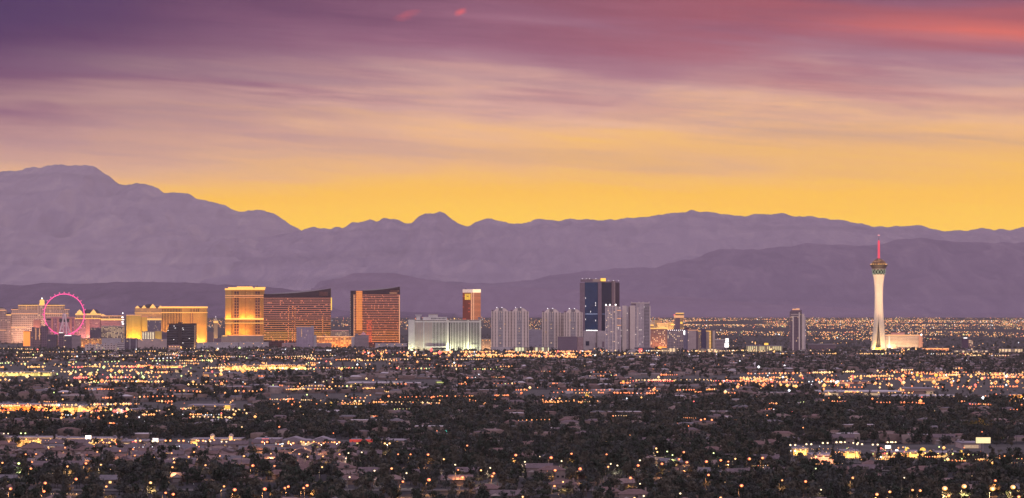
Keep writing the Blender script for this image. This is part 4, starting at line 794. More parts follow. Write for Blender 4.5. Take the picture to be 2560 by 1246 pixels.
b.part("lattice_collar", G().lathe([(15.2*k, Z(686.8)), (16.0*k, Z(682)), (17.0*k, Z(674))], 24), mat("dark_green_glass", (0.012, 0.03, 0.03), 0.2))
g = G()
for i in range(12):
    a = 2*math.pi*i/12; a2 = a + 2*math.pi/12
    g.tube((15.6*k*math.cos(a), 15.6*k*math.sin(a), Z(686.8)), (17.5*k*math.cos(a2), 17.5*k*math.sin(a2), Z(674.2)), 0.55, n=4).tube((15.6*k*math.cos(a2), 15.6*k*math.sin(a2), Z(686.8)), (17.5*k*math.cos(a), 17.5*k*math.sin(a), Z(674.2)), 0.55, n=4)
b.part("collar_lattice", g, mat("pale_green_steel", (0.45, 0.6, 0.48), 0.5, (0.35, 0.75, 0.55), 0.12, sampling='NONE'))
b.part("collar_ring", G().lathe([(17.3*k, Z(674)), (17.7*k, Z(673.4)), (17.3*k, Z(672.6))], 24), M['cream'])
b.part("pod", G().lathe([(16.6*k, Z(672.5)), (18.0*k, Z(670)), (22.2*k, Z(663)), (22.4*k, Z(662.2)), (20.5*k, Z(661.8)), (17.5*k, Z(661.6))], 32), M['dark'])
pd = b.part("upper_deck", G().lathe([(17.6*k, Z(661.5)), (17.9*k, Z(658)), (16.2*k, Z(656.5)), (16.0*k, Z(654.5)), (12.0*k, Z(652.6)), (11.6*k, Z(650.6)), (8.0*k, Z(649.4)), (7.4*k, Z(648)), (3.6*k, Z(646.6))], 24), facade("deck_window_lamps", (0.16, 0.07, 0.04), (0.5, 0.3, 0.12), 3.6, 4.2, 0.16, 0.3, 0.42, (1.0, 0.52, 0.20), 1.3, seed=70))
for i in range(18):
    a = 2*math.pi*i/18; r_ = 20.2*k; b.part("deck_lamp", G().ball((r_*math.cos(a), r_*math.sin(a), Z(661.0)), 0.7, n=6, m=4), M['y_lamp'])
b.part("needle", G().lathe([(2.9*k, Z(646.5)), (2.7*k, Z(620)), (2.4*k, Z(604)), (1.2*k, Z(601))], 8), mat("red_lit_needle", (0.6, 0.06, 0.10), 0.5, (1.0, 0.08, 0.13), 0.7, var=0.1, sc=0.1, sampling='NONE'))
b.part("mast", G().tube((0, 0, Z(601)), (0, 0, Z(590)), 1.0, 0.5), M['mauve']); b.part("mast_ride", G().box(-3.2, 3.2, -1.5, 1.5, Z(589.6), Z(587.6)), mat("pink_mast_lamp", (0.6, 0.3, 0.3), 0.5, (1.0, 0.4, 0.4), 0.8, sampling='NONE'))
b.box("base_building", 2188, 2212, 874, None, facade("base_lamps", (0.5, 0.32, 0.12), (0.6, 0.4, 0.1), 6, 4, 0.2, 0.3, 0.6, GOLD, 1.2, seed=71), -30, -22); b.box("base_sign", 2183, 2200, 869, 874, M['sign_y'], -34, -31); b.box("red_sign", 2190, 2207, 878, 882, M['sign_r'], -35, -33)
TW = (1.0, 0.60, 0.22)
b.flood(2172, 2190, 34, 2.6e5, (1.0, 0.66, 0.20), 2, 60); b.flood(2190, 2222, 70, 7.0e5, TW, 2, 90); b.flood(2210, 2235, 50, 1.1e5, (1.0, 0.72, 0.30), 2, 90)
for sx in (-1, 1):
    L = b.flood(2197 - 6, 2197 + 6, 120, 5.0e5, (1.0, 0.62, 0.32), 2, 270); L.location.x = sx * 70; L.rotation_euler = Vector((-sx * 70, 120, 250)).to_track_quat('-Z', 'Y').to_euler(); L.data.spread = math.radians(50)
b = Bld("striped_hotel", "wide cream striped hotel with a pink end wall at the observation tower's foot", 2262, 8750); b.fk = 0.8
f_str = facade("cream_lines", (0.66, 0.46, 0.37), (0.22, 0.14, 0.11), 300, 4.1, 0, 0.42, 0, seed=72)
b.box("wall", 2214, 2297, 839.5, None, f_str, 0, 20); b.box("cornice", 2213.5, 2306.5, 837.4, 839.4, M['o_line'], -1.2, 21); b.box("end_wall", 2297.3, 2306, 839.5, None, M['salmon'], -3, 22); b.box("penthouse", 2229, 2262, 832, 837.3, M['pink'], 2, 18); b.box("penthouse_roof", 2228, 2244, 829.4, 831.9, M['slate'], 3, 17); b.box("roof_house", 2254, 2270, 829, 831.9, M['slate'], 3, 17)
b.strip("lit_bay", 2221, 2225, 840, 884, M['white'], 1.2); b.part("corner_beacon", G().ball((b.X(2303), -4, b.Z(837)), 2.2), M['w_lamp']); b.box("porte_cochere", 2249, 2280, 873, None, facade("entry_lamps", (0.5, 0.4, 0.25), (0.6, 0.5, 0.3), 5, 4, 0.25, 0.3, 0.7, CREAMY, 1.1, seed=73), -20, -4)
b.flood(2214, 2296, 34, 2.4e5, (1.0, 0.76, 0.40), 2, 40); b.flood(2217, 2230, 12, 0.8e5, (1.0, 0.78, 0.36), 2, 25)
b = Bld("low_hotel_wing", "long low peach hotel wing right of the cream striped hotel", 2340, 8400)
b.box("wall", 2308, 2372, 872.5, None, f_apt, 0, 18); b.box("cornice_light", 2307.5, 2372.5, 871, 872.4, M['o_line'], -1, 18.5); b.roofkit(2312, 2366, 871, M['grey'], 3, 2, 15); b.flood(2310, 2370, 14, 0.5e5, AMBER, 2, 8)
b = Bld("office_tower", "small dark plum office tower with one white roof sign, far right", 2416, 8900, "office tower")
b.box("wall", 2406.5, 2421, 846, None, mat("plum_wall", (0.10, 0.06, 0.10)), 0, 18); b.box("wing", 2421.3, 2433, 850, None, f_brn, 2, 18); b.strip("roof_sign", 2409, 2418, 844.3, 846.6, M['sign_w'], 1.0); b.roofkit(2408, 2419, 846, M['grey'], 1, 2, 14)

# ---- 26 observation wheel
b = Bld("wheel_ride", "giant observation wheel with a glowing pink rim of round cabins", 160.5, 10750, "wheel")
cz = b.Z(786.5); RV = 51.0 * b.k; TH = math.radians(23)        # wheel plane turned 23 degrees from the view
def wp(a, r, o=0.0): return Vector((r * math.cos(a) * math.cos(TH) - o * math.sin(TH), r * math.cos(a) * math.sin(TH) + o * math.cos(TH), cz + r * math.sin(a)))
g = G(); nr = 72
for i in range(nr): g.tube(wp(2*math.pi*i/nr, RV), wp(2*math.pi*(i+1)/nr, RV), 1.6, n=6)
M['rim'] = mat("pink_lit_rim", (0.7, 0.1, 0.3), 0.5, (1.0, 0.05, 0.28), 1.5, var=0, sampling='NONE')
b.part("rim", g, M['rim'])
cabm = mat("cabin_glass", (0.5, 0.12, 0.25), 0.3, (1.0, 0.18, 0.42), 0.65, var=0, sampling='NONE'); nodem = mat("pale_pink_lamps", (0.8, 0.5, 0.6), 0.4, (1.0, 0.42, 0.62), 2.4, var=0, sampling='NONE')
for i in range(28):
    a = 2*math.pi*i/28; p = wp(a, RV + 6.0); q = wp(a, RV + 1.4)
    c = b.part("cabin", G().ball((p.x, p.y, p.z), 2.7, 2.9), cabm, smooth=True); b.part("cabin_arm", G().tube(q, p, 0.5, n=4), M['rim'], c)
    p = wp(a + math.pi/28, RV - 0.2); b.part("rim_lamp", G().ball((p.x, p.y, p.z), 1.5, n=6, m=4), nodem)
    p = wp(a, RV - 0.2); b.part("rim_lamp", G().ball((p.x, p.y, p.z), 1.5, n=6, m=4), nodem)
steel = mat("pale_pink_steel", (0.78, 0.62, 0.66), 0.6, var=0.1)
for i in range(28): b.part("spoke", G().tube(wp(2*math.pi*i/28, 3), wp(2*math.pi*i/28, RV - 1.2), 0.16, n=4), M['grey'])
b.part("hub", G().tube(wp(0, 0, -14), wp(0, 0, 14), 3.2, n=12), steel)
for o_, xx in ((-14, -26), (-14, 16), (14, -6), (14, 34)):
    h_ = wp(0, 0, o_); b.part("leg", G().tube((h_.x + (2 if xx > 0 else -2), h_.y, h_.z), (xx, h_.y + (-16 if o_ < 0 else 16), -1), 2.3, 2.6, 8), steel)
b.part("boarding_station", G().box(-34, 36, -12, 14, -1, 9), facade("station_lamps", (0.3, 0.15, 0.2), (0.5, 0.3, 0.3), 6, 4, 0.2, 0.3, 0.4, (1.0, 0.5, 0.5), 1.0, seed=74))

# ---- 27 smaller buildings along the foot of the skyline
def low(name, label, x0, x1, yt, yb, m, roofm=None, cat="building", depth=26, lights=0, par=1.2, flood=None, plants=2, sign=None):
    Y = GY(yb) if yb > 860 else 9600.0
    b = Bld(name, label, (x0 + x1) / 2, Y, cat)
    b.box("wall", x0, x1, yt + par, None, m, 0, depth); b.box("roof_slab", x0 - 0.4, x1 + 0.4, yt, yt + par - 0.05, roofm or M['roofw'], -0.9, depth + 0.9)
    if plants: b.roofkit(x0 + 1, x1 - 1, yt, M['grey'], plants, 2.2, depth)
    for i in range(lights): b.part("wall_lamp", G().ball((b.X(x0 + (i + 0.5) * (x1 - x0) / lights), -1.6, b.Z(yt + par + 2.0)), 0.8, n=6, m=4), M['y_lamp'])
    if sign: b.strip(sign[0], sign[1], sign[2], sign[3], sign[4], M[sign[5]], 0.9)
    if flood: b.flood(x0, x1, 14, flood[0], flood[1], 2, 8)
    return b
f_pol = facade("dark_pole_windows", (0.17, 0.10, 0.14), (0.07, 0.05, 0.08), 7, 6, 0.2, 0.3, 0.03, WARM, 0.8, seed=80)
f_glt = facade("gold_edge_windows", (0.24, 0.14, 0.15), (0.11, 0.07, 0.09), 6, 6, 0.2, 0.3, 0.05, GOLD, 0.9, seed=81)
b = low("hotel_tower", "dark plum hotel tower with two gold light columns, left of the wheel", 79, 102, 819.5, 868, f_glt, M['mauve'], "hotel", 24)
for px in (89, 98): b.strip("light_column", px, px + 1.5, 821.5, 850, M['o_line'], 1.0)
low("hotel_tower", "taller plain dark purple tower touching the left rim of the wheel", 103, 118.5, 815.5, 868, f_pol, M['mauve'], "hotel", 24)
b = low("lit_box_building", "orange glowing cube building left of the dark plum tower", 58, 75, 828, 866, M['sign_o'], M['slate'], "building", 20); b.box("side_wall", 75.3, 80, 829, None, M['mauve'], 1, 20)
low("office_block", "black office block under the left foot of the wheel", 117, 142, 836.5, 872, f_drk, M['mauve'], plants=1)
b = low("office_block", "narrow brown office block with a white roof light below the wheel legs", 146, 160, 833, 872, f_pol, M['tan']); b.box("roof_light", 147, 157, 831.6, 832.9, M['sign_w'], 0, 3)
b = low("office_block", "square slate-blue office block with a lit white top band below the wheel", 161, 179, 838, 873, f_drk, M['slate']); b.strip("top_light", 161.5, 178.5, 838.6, 840.2, M['sign_w'], 1.2)
low("office_block", "grey banded office block right of the slate-blue block", 179.5, 200, 839, 873, f_gro, M['grey'])
low("apartment_row", "amber-lit apartment row below the rose hotel", 194, 252, 846, 869, facade("amber_apartments", (0.50, 0.30, 0.16), (0.25, 0.13, 0.08), 7, 5, 0.25, 0.3, 0.35, GOLD, 1.0, seed=82), M['tan'], lights=4, flood=(3e4, AMBER))
low("warehouse", "pale grey warehouse below the dotted hotel block", 246, 300, 846.5, 868, M['greyw'], M['roofw'], plants=3)
f_vil = facade("villa_windows", (0.52, 0.43, 0.40), (0.16, 0.11, 0.12), 9, 7, 0.3, 0.35, 0.10, WARM, 0.9, seed=83)
b = low("villa_row", "row of pale stepped villas with small towers in front of the grey warehouse", 212, 292, 862, 879, f_vil, M['greyw'])
for px in (222, 240, 260, 275, 288): b.box("tower", px, px + 5, 858.5, None, f_vil, -1.2, 8)
b = low("parking_structure", "white-banded parking structure beside the pale villas", 293, 308, 857.5, 879, facade("deck_bands", (0.5, 0.44, 0.44), (0.12, 0.1, 0.12), 300, 6, 0, 0.4, 0, seed=84), M['greyw'])
b = low("gabled_office", "dark grey glazed office with pale corner columns left of the long pink hall", 309, 342, 846, 875, f_drk, M['grey']); b.strip("corner_column", 309.5, 311.5, 848, 874, M['greyw'], 1.2); b.strip("corner_column", 324, 326, 848, 874, M['greyw'], 1.2); b.strip("corner_column", 339.6, 341.6, 848, 874, M['greyw'], 1.2)
low("exhibition_hall", "long pale pink hall with a slotted top wall left of the black office tower", 343, 418, 848.5, 874, facade("slotted_hall", (0.52, 0.40, 0.37), (0.18, 0.12, 0.13), 22, 30, 0.28, 0.88, 0, seed=85), M['roofw'], "hall", 40, lights=3)
low("exhibition_hall", "big plain mauve-grey exhibition box right of the black office tower", 491, 534, 830, 861, mat("mauve_hall_wall", (0.30, 0.23, 0.25), 0.9, var=0.1, sc=0.03), M['grey'], "hall", 60)
low("exhibition_hall", "lower mauve hall stretching under the tall golden hotel", 535, 657, 846, 863, M['mauve'], M['grey'], "hall", 60, plants=5)
low("exhibition_hall", "long white-roofed hall in front of the big plain mauve-grey box", 491, 596, 857, 871, M['greyw'], M['roofw'], "hall", 60, lights=3, plants=5)
b = low("exhibition_hall", "white-roofed hall with rooftop units below the tall golden hotel", 598, 668, 856, 871, M['greyw'], M['roofw'], "hall", 60, lights=3, plants=6)
low("exhibition_hall", "pink-walled hall with a grey roof in front of the lilac hotel", 705, 826, 858.5, 873, mat("rose_wall", (0.46, 0.30, 0.30)), M['greyw'], "hall", 60, plants=5)
low("exhibition_hall", "light grey low hall in front of the narrower bronze slab", 938, 1016, 859, 872, M['greyw'], M['roofw'], "hall", 50, lights=4, plants=3)
low("apartment_block", "cream apartment block wedged between the white finned hotel and the condo towers", 1203, 1228, 848, 876, f_apt, M['cream'], lights=3, flood=(2e4, WARM))
low("motel", "terraced pink motel with lit walkways below the black office tower", 421, 449, 864, 882, facade("motel_walkways", (0.55, 0.42, 0.36), (0.35, 0.2, 0.15), 300, 5.5, 0, 0.35, 0, seed=86), M['pink'], "motel", lights=4)
low("office_block", "pale low office with a bright sign, in the trees below the lilac hotel", 788, 830, 874, 883, M['greyw'], M['grey'], sign=("sign", 815, 828, 875, 880, 'sign_w'))
b = low("theatre", "dark low theatre with a glowing red sign below the gridded condo tower", 1587, 1634, 869, 884, f_drk, M['grey'], sign=("red_sign", 1597, 1606, 872, 884, 'sign_r'))
b.part("gable_roof", G().xz([(b.X(1566), b.Z(884)), (b.X(1600), b.Z(884)), (b.X(1592), b.Z(873)), (b.X(1572), b.Z(876))], -4, -1.2), M['greyw'])
low("office_block", "dark little office with a white sign in front of the purple box building", 1449, 1482, 876, 886, f_drk, M['grey'], sign=("sign", 1450, 1458, 876.5, 880, 'sign_w'))
for i, (x0, x1, yt, yb, lb) in enumerate(((1284, 1322, 868, 884, "low greenish-lit shop row under the left condo pair"), (1334, 1372, 868, 884, "low greenish-lit shop row under the right condo pair"),
        (1655, 1690, 870, 885, "bright low shopfront below the grey dotted hotel"), (1752, 1800, 872, 886, "low lit restaurant below the striped hotel slabs"), (2388, 2470, 876, 888, "long dim low arcade at the far right"), (2500, 2556, 872, 887, "low arcade with yellow lights near the right edge"))):
    low("shop_row", lb, x0, x1, yt, yb, facade("shop_lights", (0.30, 0.25, 0.2), (0.5, 0.4, 0.25), 9, 30, 0.15, 0.2, 0.6, ((0.95, 1.0, 0.55) if i < 2 else WARM), 1.0, seed=90 + i), M['grey'], "shops", 16)

# ================================================================== the town on the valley floor
def town_xy(px, py, h=0.0):
    Y = GY(py, h); return (PX(px, Y), Y)
# open ground without trees: (x0, x1, y0, y1) rows and columns of the photograph where lots and shops lie
OPEN = [(-40, 300, 1094, 1122), (300, 700, 1097, 1124), (700, 1020, 1100, 1124), (-40, 620, 1006, 1046), (440, 640, 1004, 1034), (-40, 560, 905, 958), (560, 800, 905, 942),
        (860, 1110, 950, 972), (1000, 1920, 876, 892), (1850, 2600, 934, 966), (2040, 2600, 964, 1006), (1300, 1520, 976, 1008), (1970, 2600, 1113, 1160), (660, 960, 985, 1022),
        (-40, 620, 862, 885), (780, 1010, 905, 925), (1560, 1930, 940, 962)]
ROOFS = [(-60, 900, 1123, 1186)]
def inside(px, py, boxes): return any(a <= px <= b and c <= py <= d for a, b, c, d in boxes)

# ---- parking lots and avenues
asph = mat("worn_asphalt", (0.055, 0.05, 0.05), 0.9, var=0.35, sc=0.03)
for i, (x0, x1, y0, y1) in enumerate(OPEN):
    ya, yb = GY(y1), GY(y0); g = G()
    g.v = [(PX(x0, ya), ya, 0.12), (PX(x1, ya), ya, 0.12), (PX(x1, yb), yb, 0.12), (PX(x0, yb), yb, 0.12)]; g.f = [(0, 1, 2, 3)]
    g.v = [(a, b_, 0.12 + 0.02 * i) for a, b_, c in g.v]
    tag(obj("parking_lot", g, asph), "open asphalt lot among the trees", None, None, "structure")
road_m = mat("avenue_asphalt", (0.07, 0.062, 0.06), 0.9, var=0.25, sc=0.02)
AVENUES = [1640, 1850, 2290, 2620, 3120, 3560, 4050, 4700, 5350, 6100, 6900, 7750]
for Y in AVENUES:
    w_ = 0.19 * Y + 60
    tag(obj("road", G().box(-w_, w_, Y - 9, Y + 9, 0.02, 0.6 if Y > 3000 else 0.55), road_m), "wide avenue crossing the town", None, None, "structure")

# ---- shops and halls down in the town
def shopm(name, wall, glow, frac, cw, seed, es=1.0, mz=0.25):
    return facade(name, wall, tuple(min(1, c * 0.8 + 0.1) for c in wall), cw, 30, 0.12, mz, frac, glow, es, seed=seed)
YEL = (1.0, 0.48, 0.08); LEM = (0.96, 0.78, 0.20); ORG = (1.0, 0.40, 0.08)
def shop(label, x0, x1, yt, yb, wall, glow, es=1.0, frac=0.6, cw=5.0, sign=None, depth=30, name="shop_building", cat="shop", lamps=0, flood=None, roof=None, plants=3, awn=True):
    b = Bld(name, label, (x0 + x1) / 2, GY(yb), cat)
    b.base = 0; k = b.k; H_ = b.Z(yt)
    b.part("wall", G().box(b.X(x0), b.X(x1), 0, depth, -1, H_ - 0.8), wall if not isinstance(wall, tuple) else mat("shop_wall", wall, 0.85, var=0.15, sc=0.08))
    b.part("roof", G().box(b.X(x0) - 0.5, b.X(x1) + 0.5, -0.8, depth + 0.6, H_ - 0.78, H_), roof or M['grey'])
    n_ = max(1, min(10, int((b.X(x1) - b.X(x0)) / (cw * 2.2))))
    for i in range(n_):
        if random.random() > frac + 0.15: continue
        a = b.X(x0) + (i + 0.12) * (b.X(x1) - b.X(x0)) / n_; c = b.X(x0) + (i + 0.88) * (b.X(x1) - b.X(x0)) / n_
        b.part("shop_window", G().box(a, c, -0.35, -0.003, 0.6, min(H_ * 0.62, 5.0)), mat("lit_shop_window", (0.5, 0.4, 0.3), 0.4, glow, es * random.uniform(0.3, 0.85), var=0.3, sc=0.6, sampling='NONE'))
    if awn: b.part("awning", G().box(b.X(x0), b.X(x1), -2.6, -0.36, min(H_ * 0.68, 5.4), min(H_ * 0.74, 5.9)), M['tan'])
    if sign: b.part("sign_panel", G().box(b.X(sign[0]), b.X(sign[1]), -1.2, -0.4, b.Z(sign[3]), b.Z(sign[2])), M[sign[4]])
    if plants: b.roofkit(x0 + 1, x1 - 1, yt, M['grey'], plants, 1.8, depth)
    for i in range(lamps):
        b.part("wall_lamp", G().ball((b.X(x0 + (i + 0.5) * (x1 - x0) / lamps), -0.9, H_ * 0.8), 0.5, n=6, m=4), M['y_lamp'])
    if flood: b.flood(x0, x1, 9, flood[0] / FK, flood[1], 0.8, H_ * 0.5, 1.0)
    return b
W1 = (0.38, 0.26, 0.16); W2 = (0.40, 0.30, 0.21); W3 = (0.32, 0.22, 0.16); W4 = (0.34, 0.29, 0.29)
# near left row
shop("long beige shop row at the left edge with small roof boxes and yellow windows", -40, 142, 1094, 1117, W2, YEL, 1.0, 0.6, lamps=6, flood=(11000, (1.0, 0.55, 0.16)), plants=6)
shop("beige shop row with busy yellow windows, second in the near left row", 146, 292, 1096, 1119, W1, YEL, 1.2, 0.8, lamps=6, flood=(11000, (1.0, 0.55, 0.16)), sign=(214, 228, 1089, 1098, 'sign_w'), plants=4)
shop("small dark kiosk shop with a lit front right of the beige shop rows", 300, 352, 1103, 1117, W3, WARM, 0.8, 0.5, plants=2, sign=(330, 342, 1104, 1108, 'sign_r'))
shop("small flat shop with a white sign beside the kiosk shop", 360, 402, 1102, 1117, W4, CREAMY, 0.9, 0.7, plants=2, sign=(382, 396, 1096, 1104, 'sign_w'))
b = shop("mission style shop between two small lit towers", 476, 602, 1098, 1117, W2, YEL, 0.9, 0.7, flood=(11000, (1.0, 0.55, 0.16)), plants=0, lamps=4)
for px in (531, 578): t_ = b.part("tower", G().box(b.X(px - 4), b.X(px + 4), -3, 5, -1, b.Z(1090)), M['cream']); b.part("tower_cap", G().lathe([(2.0, b.Z(1090)), (1.5, b.Z(1087)), (0.2, b.Z(1084))], 8, b.X(px), 1), M['tan'], t_)
shop("low pink shop with a glowing red sign", 636, 698, 1098, 1119, (0.42, 0.27, 0.25), WARM, 0.9, 0.6, sign=(655, 672, 1097, 1103, 'sign_r'), plants=2, lamps=2)
b = shop("grey gabled store between the red sign shop and the red fronted store", 706, 832, 1101, 1119, W4, WARM, 0.8, 0.4, plants=0, lamps=4)
for xa_, xb_ in ((708, 760), (778, 828)): b.part("gable", G().xz([(b.X(xa_), b.Z(1101) + 0.02), (b.X(xb_), b.Z(1101) + 0.02), (b.X((xa_ + xb_) / 2), b.Z(1093))], -0.5, 26), M['grey'])
b = shop("store with a red fascia and two big lit windows", 875, 931, 1101, 1120, (0.40, 0.28, 0.19), CREAMY, 1.0, 0.0, plants=2, awn=False)
b.part("red_fascia", G().box(b.X(875) - 0.3, b.X(931) + 0.3, -0.9, -0.1, b.Z(1106), b.Z(1099)), mat("red_fascia", (0.55, 0.06, 0.05), 0.6, (1.0, 0.10, 0.06), 0.28, sampling='NONE'))
for xa_, xb_ in ((878, 897), (909, 929)): b.part("shop_window", G().box(b.X(xa_), b.X(xb_), -0.5, -0.003, 0.5, b.Z(1107)), facade("paned_shop_window", (0.2, 0.14, 0.1), (0.7, 0.65, 0.4), 2.2, 2.8, 0.08, 0.12, 1.0, LEM, 1.15))
shop("long cream store wing tapering away behind the red fascia store", 932, 1014, 1101, 1118, W2, WARM, 0.7, 0.4, plants=2, lamps=2)
# middle left row
shop("long store washed in deep orange light at the left edge", -40, 148, 1011.5, 1028, (0.62, 0.26, 0.10), ORG, 0.7, 0.3, 8, flood=(30000, (1.0, 0.34, 0.06)), lamps=8, depth=50)
shop("yellow-lit store joined to the right of the orange store", 149, 272, 1015, 1031, W1, YEL, 1.1, 0.9, 6, flood=(13000, (1.0, 0.55, 0.12)), lamps=6, depth=50)
shop("low store with red and white signs in the middle left row", 286, 372, 1023, 1036, W3, WARM, 1.0, 0.8, sign=(300, 312, 1024, 1031, 'sign_w'), lamps=3)
shop("long pale warehouse store behind the middle left lots", 470, 578, 1013.5, 1025, W4, YEL, 0.9, 0.3, sign=(562, 576, 1014, 1022, 'sign_y'), lamps=4, depth=50)
shop("low peach shop in front of the pale warehouse store", 446, 560, 1032, 1044, (0.5, 0.34, 0.28), WARM, 1.0, 0.5, lamps=4)
# upper left band
shop("yellow-lit flat roofed car showroom in the far left light band", 372, 452, 914, 922, W1, YEL, 1.1, 0.9, 10, flood=(14000, (1.0, 0.5, 0.12)), lamps=6, depth=40)
shop("bright yellow showroom right of the flat roofed one", 546, 640, 914, 926, W1, YEL, 1.2, 0.9, 10, flood=(16000, (1.0, 0.5, 0.12)), lamps=6, depth=40)
shop("long bright yellow hall at the right end of the far left light band", 642, 768, 912, 924, W1, YEL, 1.3, 1.0, 12, flood=(22000, (1.0, 0.5, 0.12)), lamps=8, depth=50)
shop("lemon-lit open deck at the far left of the light band", -30, 130, 930, 941, (0.4, 0.38, 0.26), LEM, 1.0, 0.9, 12, flood=(12000, (0.95, 0.75, 0.2)), lamps=8, depth=60)
shop("dark blank hall inside the far left light band", 404, 452, 921, 933, (0.2, 0.15, 0.16), WARM, 0.8, 0.1, plants=2, depth=40)
shop("grey block beside the dark blank hall", 453, 468, 921, 934, W4, WARM, 0.6, 0.1, plants=1)
shop("flat mauve roofed hall right of the grey block", 505, 600, 933, 942, W4, ORG, 0.8, 0.3, plants=3, depth=50)
shop("orange-lit low shops under the far left light band", 330, 378, 952, 961, W3, YEL, 1.0, 0.9, 8, lamps=3)
# centre and right
shop("long white roofed warehouse in the middle distance left of centre", 866, 1002, 957, 968, W4, LEM, 0.8, 0.2, 10, depth=70, roof=M['roofw'], plants=5, lamps=3)
shop("small white warehouse joined to the right of the long one", 1010, 1050, 958, 969, W4, WARM, 0.6, 0.2, 10, depth=60, roof=M['roofw'], plants=2)
shop("green-yellow fuel canopy in the trees right of centre left", 1089, 1112, 952, 959, (0.3, 0.35, 0.1), (0.85, 1.0, 0.25), 1.3, 1.0, plants=0)
shop("peach-lit low row at the right of the middle distance", 1234, 1285, 963, 972, W1, AMBER, 0.9, 0.7, 10, lamps=4)
shop("tan windowless box store among low white roofs on the right", 2264, 2336, 971, 988, (0.34, 0.24, 0.21), WARM, 0.5, 0.0, plants=2, depth=60)
shop("long grey roofed store left of the tan windowless box", 2050, 2258, 979, 990, W4, WARM, 0.6, 0.2, 12, depth=70, roof=M['roofw'], plants=6, lamps=5)
shop("long white roofed store row on the right, in front of the tan box", 2212, 2400, 990, 1001, W4, WARM, 0.7, 0.3, 10, depth=60, roof=M['roofw'], plants=6, lamps=6)
shop("white roofed store row reaching the right edge", 2402, 2528, 993, 1004, W4, AMBER, 0.8, 0.4, 10, depth=50, roof=M['roofw'], plants=4, lamps=5)
shop("orange floodlit box store at the right edge", 2532, 2590, 987, 1004, (0.62, 0.30, 0.08), ORG, 0.8, 0.3, flood=(30000, (1.0, 0.40, 0.05)), plants=1)
shop("low dark-roofed market with yellow signs in the right light band", 2300, 2360, 944, 954, W3, YEL, 1.1, 0.7, 10, sign=(2300, 2306, 938, 944, 'sign_y'), lamps=3)
shop("white lit diner strip near the right edge of the light band", 2500, 2546, 937, 945, W4, CREAMY, 1.4, 1.0, 8, lamps=3)
shop("low red-lit shops in the middle of the right light band", 2096, 2182, 953, 961, (0.4, 0.2, 0.17), (1.0, 0.3, 0.18), 0.9, 0.7, 9, lamps=4)
shop("greenish lit low market on the left part of the right light band", 1920, 2010, 955, 965, W3, LEM, 0.9, 0.6, 9, lamps=4)
shop("small amber-lit shops under the middle distance billboard", 1345, 1400, 996, 1006, W1, AMBER, 0.9, 0.8, 8, lamps=3)
shop("yellow-lit restaurant with a stepped sign in the middle distance", 1455, 1486, 990, 1001, W1, YEL, 1.2, 0.9, 6, sign=(1464, 1472, 984, 992, 'sign_y'), plants=1)
# near right shopping centre
shop("yellow-lit shop front at the left of the near right shopping centre", 1982, 2020, 1122, 1139, W1, YEL, 1.2, 0.9, 4, flood=(6000, (1.0, 0.58, 0.14)), plants=2, lamps=3)
shop("peach-lit shop with a red base band in the near right centre", 2030, 2087, 1137, 1160, (0.46, 0.28, 0.22), WARM, 0.8, 0.6, 4, flood=(7000, (1.0, 0.5, 0.3)), plants=3, lamps=3)
shop("yellow shop half hidden by trees right of the peach shop", 2108, 2152, 1128, 1146, W1, YEL, 1.1, 0.9, 4, flood=(5000, (1.0, 0.58, 0.14)), plants=2, lamps=2)
shop("long dim store with red shop signs in the near right centre", 2190, 2262, 1131, 1147, W3, WARM, 0.9, 0.7, 4, sign=(2200, 2214, 1132, 1136, 'sign_r'), lamps=4)
shop("bright yellow restaurant with a round front in the near right centre", 2266, 2322, 1130, 1147, W1, YEL, 1.3, 0.9, 4, flood=(5000, (1.0, 0.58, 0.14)), lamps=3, plants=2)
shop("low store with green and white signs right of the bright restaurant", 2334, 2420, 1132, 1147, W3, LEM, 1.0, 0.7, 4, sign=(2390, 2400, 1133, 1138, 'sign_t'), lamps=4)
shop("plain pinkish back wall store behind the large lit billboard", 2404, 2452, 1107, 1123, (0.38, 0.29, 0.29), WARM, 0.4, 0.0, plants=2, awn=False)
shop("yellow canopied fuel station near the right edge", 2464, 2532, 1142, 1154, W1, YEL, 1.4, 1.0, 4, flood=(5000, (1.0, 0.58, 0.14)), lamps=4, plants=1)
shop("low orange-lit shop at the lower right edge", 2540, 2590, 1141, 1156, W1, ORG, 0.9, 0.7, 4, lamps=2)
shop("pale lit low hall in the trees left of the near right centre", 1832, 1890, 1122, 1134, (0.52, 0.42, 0.28), LEM, 0.7, 0.4, 5, flood=(4000, LEM), plants=2)
shop("orange-lit garage row among dark trees right of centre", 2436, 2460, 1066, 1075, (0.5, 0.25, 0.1), ORG, 0.6, 0.2, 5, flood=(9000, ORG), plants=0)
shop("long pale roofed store above the orange-lit garage row", 2336, 2380, 1049, 1058, W4, WARM, 0.4, 0.0, plants=2)

